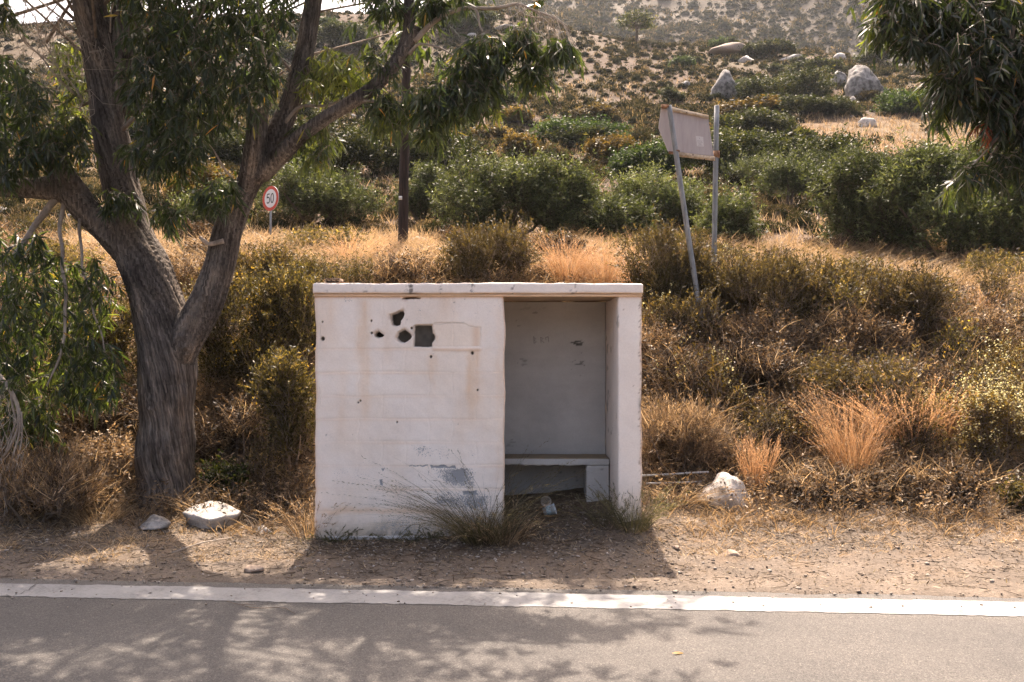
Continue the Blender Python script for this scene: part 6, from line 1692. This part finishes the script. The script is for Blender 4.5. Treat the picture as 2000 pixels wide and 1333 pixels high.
def speed_sign():
    Y = 17.6; g = G(527, Y); root = thing('speed_limit_sign', 'round red and white speed limit 50 sign on a thin post behind the eucalyptus fork', 'road sign', (0, 0, 0))
    c = P(528.5, 388, Y); r = 24.4 / F * Y; rz = math.radians(-37)
    mb = MB(); mb.tube([[g[0], Y + .04, g[2] - .3], [c[0] - .005, Y + .04, c[2] + r * .98]], .021, 10); mb.obj('post', M['steel'], root, smooth=True)
    ex = np.array([math.cos(rz), math.sin(rz), 0]); ez = np.array([.02, 0, 1.]); en = np.array([math.sin(rz), -math.cos(rz), 0])
    def to(u, v, d): return c + ex * u + ez * v + en * d
    n = 48; A = np.linspace(0, 2 * math.pi, n, endpoint=False)
    plate = MB(); V = [to(r * math.cos(a), r * math.sin(a), d) for d in (-.012, .0) for a in A]; V += [to(0, 0, -.012), to(0, 0, 0)]
    Q = [(i, (i + 1) % n, n + (i + 1) % n, n + i) for i in range(n)]; T = [(2 * n, (i + 1) % n, i) for i in range(n)] + [(2 * n + 1, n + i, n + (i + 1) % n) for i in range(n)]
    plate.add(V, Q, T); pl = plate.obj('plate', plain('sign_grey', (.4, .4, .4), .5), root)
    def ring(r0, r1, d, name, mat):
        V = [to(rr * math.cos(a), rr * math.sin(a), d) for rr in (r0, r1) for a in A]
        MB().add(V, [(i, (i + 1) % n, n + (i + 1) % n, n + i) for i in range(n)]).obj(name, mat, root)
    ring(r * .735, r * .995, .004, 'red_ring', plain('sign_red', (.52, .055, .02), .45))
    V = [to(r * .735 * math.cos(a), r * .735 * math.sin(a), .004) for a in A] + [to(0, 0, .004)]
    MB().add(V, None, [(n, i, (i + 1) % n) for i in range(n)]).obj('white_face', plain('sign_white', (.72, .70, .68), .45), root)
    def stroke(pts, w, name):
        pts = np.array(pts, float); t = nrm(np.gradient(pts, axis=0)); s = np.stack([-t[:, 1], t[:, 0]], 1) * w / 2
        V = [to(a[0], a[1], .008) for a in pts - s] + [to(a[0], a[1], .008) for a in pts + s]; m = len(pts); i = np.arange(m - 1)
        MB().add(V, np.stack([i, i + 1, m + i + 1, m + i], 1)).obj(name, M['ink'], root)
    M['ink'] = plain('sign_black', (.02, .02, .02), .5)
    h = r * .36; w = r * .09; q = r
    # digit 5
    ar = [(q * (-.27 + .19 * math.cos(a)), q * (-.12 + .235 * math.sin(a))) for a in np.linspace(math.radians(128), math.radians(-140), 20)]
    stroke([(-.09 * q, .36 * q), (-.24 * q, .36 * q), (-.385 * q, .36 * q), (-.395 * q, .2 * q), (-.41 * q, .05 * q)] + ar, w, 'digit')
    stroke([(q * (.24 + .165 * math.cos(a)), q * .36 * math.sin(a)) for a in np.linspace(0, 2 * math.pi + .05, 36)], w, 'digit')
speed_sign()

def old_sign():
    root = thing('old_sign', 'back of a grey arrow shaped road sign board hanging crooked on two steel posts', 'road sign', (0, 0, 0))
    YL, YR = 11.45, 11.9
    foot = P(1372, 640, YL - .25); topL = P(1305.5, 199, YL)
    n = 14; t = np.linspace(0, 1, n)[:, None]
    mid = P(1347, 480, YL - .05)
    mb = MB(); pts = np.concatenate([foot * (1 - t) + mid * t, (mid * (1 - t) + topL * t)[1:]]); pts[0, 2] -= .3; pts = _blur(pts, 1.0, 0); mb.tube(pts, .0335, 14)
    o = mb.obj('post', M['steel'], root, smooth=True); o['label'] = 'leaning grey steel post'
    g = G(1394, YR); topR = P(1400, 207, YR); b = P(1395, 486, YR); b = topR + (b - topR) * 1.5
    mb = MB(); t = np.linspace(0, 1, 10)[:, None]; pts = topR * (1 - t) + b * t; mb.tube(pts, .034, 14); mb.obj('post', M['steel'], root, smooth=True)
    # board: arrow pointing left, seen from behind, in front of both posts' far side
    YB0, YB1 = YL + .02, YR - .06       # left part nearer than the right
    def at(px, py, dy=0.0):
        f = (px - 1285) / (1394 - 1285); Yb = 11.53 + (YR - .02 - 11.53) * f; return P(px, py, Yb) + np.array([0, dy, 0])
    ol = [(1292, 209), (1303, 206), (1383, 228), (1394, 305), (1318, 296), (1304.5, 296), (1286, 250)]
    fr = np.array([at(*q) for q in ol]); bk = np.array([at(q[0], q[1]) + np.array([0, .012, 0]) for q in ol]); m = len(ol)
    bm = bmesh.new(); vs = [bm.verts.new(v) for v in fr] + [bm.verts.new(v) for v in bk]
    bm.faces.new(vs[:m][::-1]); bm.faces.new(vs[m:])
    for i in range(m): bm.faces.new((vs[i], vs[(i + 1) % m], vs[m + (i + 1) % m], vs[m + i]))
    bmesh.ops.recalc_face_normals(bm, faces=bm.faces); me = bpy.data.meshes.new('board'); bm.to_mesh(me); bm.free()
    me.materials.append(noisy_mat('faded_sign_back', (.37, .315, .30), (.45, .39, .37), scale=5, rough=.6, bump=.05, stretch=(3, 3, .5)))
    link('board', me, root)
    cream = noisy_mat('weathered_rim', (.35, .25, .15), (.58, .47, .35), scale=25, rough=.7, bump=.1)
    def bar(a, b, w, name, mat, dy=-.03):
        mb = MB(); A, B = at(*a, dy), at(*b, dy); t = np.linspace(0, 1, 6)[:, None]
        up = np.array([0, 0, w]); dp = np.array([0, .03, 0])
        V = np.array([A, A + up, A + up + dp, A + dp, B, B + up, B + up + dp, B + dp])
        mb.add(V, [(0, 1, 2, 3), (7, 6, 5, 4), (0, 4, 5, 1), (1, 5, 6, 2), (2, 6, 7, 3), (3, 7, 4, 0)]); return mb.obj(name, mat, root)
    bar((1303, 216), (1383, 233), .045, 'rim', cream); bar((1320, 306), (1396, 315), .055, 'rim', cream)
    bar((1306, 301), (1325, 303), .03, 'bracket', M['rust'])
    def clamp(px, py, Yp, h=.04, r=.042):
        c = P(px, py, Yp); mb = MB(); mb.tube([c - [0, 0, h], c + [0, 0, h]], r, 14); return mb.obj('clamp', M['rust'], root)
    clamp(1321.5, 295.5, YL - .01, .008); clamp(1399.5, 302, YR, .045); clamp(1304, 209, YL + .0, .012, .038)
    c = at(1298, 209, -.03); mb = MB(); mb.box(c[0] - .045, c[0] + .03, c[1] - .02, c[1] + .02, c[2] - .03, c[2] + .02); mb.obj('bracket', M['rust'], root)
    for q in ((1340.5, 221.5), (1352.5, 304), (1375, 312.5)):
        c = at(q[0], q[1], -.036); mb = MB(); mb.tube([c, c + [0, .02, 0]], .008, 8); mb.obj('bolt', plain('dark_bolt', (.05, .03, .025), .6), root)
    st = MB(); st.add([at(1359, 266, -.004), at(1373.5, 268, -.004), at(1374.5, 287, -.004), at(1361, 286, -.004)], [(0, 1, 2, 3)])
    s = st.obj('sticker', plain('sticker_paper', (.56, .52, .50), .6), root)
    ink = plain('faded_ink', (.20, .17, .17), .7)
    for a, b, w in (((1365.3, 269.6), (1366.2, 271.8), 2.2), ((1361.5, 275.5), (1371, 276.5), .5), ((1361.5, 278), (1372, 279), .5), ((1364, 281.7), (1370, 282.4), .9), ((1362.5, 284.6), (1372, 285.3), .4)):
        d = np.array([0, 0, w / 2 / F * 11.6]); A, B = at(*a, -.007), at(*b, -.007)
        MB().add([A - d, B - d, B + d, A + d], [(0, 1, 2, 3)]).obj('sticker_print', ink, s)
old_sign()

# ------------------------------------------------------------------ small things
def lathe(prof, n=20, mb=None, v=.5, m=0):
    mb = mb or MB(); A = np.linspace(0, 2 * math.pi, n, endpoint=False)
    V = [(r * math.cos(a), r * math.sin(a), z) for r, z in prof for a in A]; k = len(prof)
    return mb.add(V, [(j * n + i, j * n + (i + 1) % n, (j + 1) * n + (i + 1) % n, (j + 1) * n + i) for j in range(k - 1) for i in range(n)], v=v, m=m)
def cup(label, px, py, Y, dirv, cols, size=1.0, dz=.05, fixed=True):
    c = P(px, py, Y); root = thing('paper_cup', label, 'paper cup', c)
    root.rotation_mode = 'QUATERNION'; root.rotation_quaternion = Vector(dirv).to_track_quat('Z', 'Y'); s = size
    H = .085 * s
    lathe([(.0, -H / 2 + .006), (.026 * s, -H / 2 + .006), (.027 * s, -H / 2), (.038 * s, H / 2), (.0405 * s, H / 2 + .001), (.0405 * s, H / 2 - .003), (.036 * s, H / 2 - .004), (.026 * s, -H / 2 + .01), (0, -H / 2 + .01)]).obj('cup_body', cols[0], root, smooth=True)
    if cols[1]: lathe([(.0299 * s + .0005, -H * .22), (.0345 * s + .0005, H * .17)]).obj('printed_band', cols[1], root, smooth=True)
    return root
pw = noisy_mat('cup_paper', (.46, .52, .56), (.62, .66, .68), scale=16, rough=.55, bump=0)
band = noisy_mat('cup_print', (.10, .22, .25), (.48, .55, .58), scale=60, rough=.5, bump=0)
old = noisy_mat('dirty_cup_paper', (.30, .25, .20), (.48, .42, .35), scale=14, rough=.7, bump=0)
cup('white paper cup with teal print lying on its side in the doorway', 1073, 997, 7.98, (.96, -.12, .30), (pw, band), 1.25)
cup('dirty brown paper cup tipped towards the road behind the white cup', 1065, 980, 8.14, (.1, -.9, .15), (old, None), 1.2)
p = ray(1481, 716); cup('small white cup thrown on the right bank below the sign', 1481, 712, p[1] - .05, (.95, -.2, .12), (plain('white_cup', (.7, .66, .6), .6), None), .95)

def rods():
    mats = noisy_mat('pale_rod', (.45, .43, .40), (.62, .60, .56), scale=9, rough=.5, bump=0)
    for lab, a, b, Y, r in (('pale metal rod lying beside the shelter, upper of two', (1240, 930), (1384, 923), 8.62, .010), ('bleached rod lying beside the shelter, lower of two', (1262, 945), (1376, 941), 8.5, .009)):
        A, B = P(*a, Y), P(*b, Y + .05); t = np.linspace(0, 1, 12)[:, None]; pts = A * (1 - t) + B * t; pts[:, 2] += .006 * noise(pts, 4, 3)
        tag(MB().tube(pts, r, 8).obj('metal_rod', mats, smooth=True), lab, 'rod')
rods()

def brick():
    zt = sz(553.5); root_loc = (sx(646), Y0 + .16, zt + .028)
    root = thing('hollow_brick', 'small hollow clay brick with three holes on the left end of the shelter roof', 'brick', root_loc)
    c = noisy_mat('clay_brick', (.20, .13, .09), (.36, .27, .20), scale=20, rough=.9, bump=.2)
    mb = MB(); w, h, d = .062, .022, .09
    mb.box(-w, w, -d, d, -h, -h + .007); mb.box(-w, w, -d, d, h - .007, h)
    for k in range(4): x = -w + .003 + k * (2 * w - .006) / 3; mb.box(x - .0035, x + .0035, -d + .001, d - .001, -h + .0072, h - .0072)
    mb.box(-w + .005, w - .005, d - .02, d - .012, -h + .0074, h - .0074)
    mb.obj('brick_body', c, root)
    sh = MB(); V = [(w * .8, -.05, h * .5), (w * 1.9, -.02, -h * .85), (w * 1.9, .06, -h * .85), (w * .8, .08, h * .5), (w * .8, -.05, -h), (w * 1.9, -.02, -h), (w * 1.9, .06, -h), (w * .8, .08, -h)]
    sh.add(V, [(0, 1, 2, 3), (4, 7, 6, 5), (0, 4, 5, 1), (1, 5, 6, 2), (2, 6, 7, 3), (3, 7, 4, 0)]); sh.obj('broken_edge', c, root)
brick()

def twig_on_road():
    def on(px, py, z=.016): Y = (EYE - z) * F / (py - HY); return np.array([(px - HX) / F * Y, Y, z])
    mb = MB(); mb.tube([on(443, 1175), on(468, 1181), (on(490, 1187)), on(512, 1188), on(540, 1187), on(558, 1188), on(566, 1193), on(576, 1199)], [.002, .0028, .003, .0028, .003, .003, .0025, .0015], 5)
    mb.tube([on(470, 1182), on(482, 1180), on(500, 1183)], [.003, .002, .001], 4)
    tag(mb.obj('fallen_twig', M['twig']), 'thin crooked twig lying on the asphalt below the edge line', 'twig')
    mb = MB(); b = on(1312, 1276, .012); mb.strips(b[None], np.array([[1, .05, .12]]), np.array([[0, 1, .3]]), .07, .022, bend=np.array([[0, .3, -.25]]), prof=((0, .1), (.3, .9), (.6, 1), (.85, .5), (1, .05)), v=.5)
    tag(mb.obj('fallen_leaf', leaf_mat('yellow_leaf', [(0, (.30, .19, .07)), (1, (.30, .19, .07))], var=0)), 'single yellow leaf lying on the sunlit asphalt', 'leaf')
    p = ray(838, 1140); mb = MB(); a = on(845, 1142, .02); b = on(885, 1132, .03); mb.tube([a, (a + b) / 2 + [0, 0, .01], b], [.005, .006, .003], 5)
    tag(mb.obj('fallen_twig', M['twig']), 'short stick on the gravel near the edge line below the front wall', 'twig')
    mb = MB(); a = on(335, 1080, .06); b = on(452, 1050, .09); c = on(395, 1060, .09); mb.tube([a, c, b], [.004, .006, .003], 5)
    tag(mb.obj('fallen_twig', M['paletwig']), 'long pale stick in the dry grass in front of the concrete slab', 'twig')
twig_on_road()
# ------------------------------------------------------------------ haze over the valley
def haze():
    m = bpy.data.materials.new('haze_air'); m.use_nodes = True; nt = m.node_tree
    nt.nodes.remove(nt.nodes['Principled BSDF'])
    v = nt.nodes.new('ShaderNodeVolumePrincipled'); v.inputs['Density'].default_value = HAZE
    v.inputs['Color'].default_value = (.82, .87, .93, 1); v.inputs['Anisotropy'].default_value = .35
    nt.links.new(v.outputs[0], nt.nodes['Material Output'].inputs['Volume'])
    top = float(max((o.matrix_world @ Vector(c)).z for o in SC.objects if o.type == 'MESH' and o.name.startswith('ground') for c in o.bound_box)) + 6
    mb = MB(); mb.box(-520, 520, -64, 530, -1.2, top)
    tag(mb.obj('haze', m), 'thin bright haze in the air over the valley', 'haze', kind='stuff')
HAZE = .00018
bpy.context.view_layer.update()
haze()
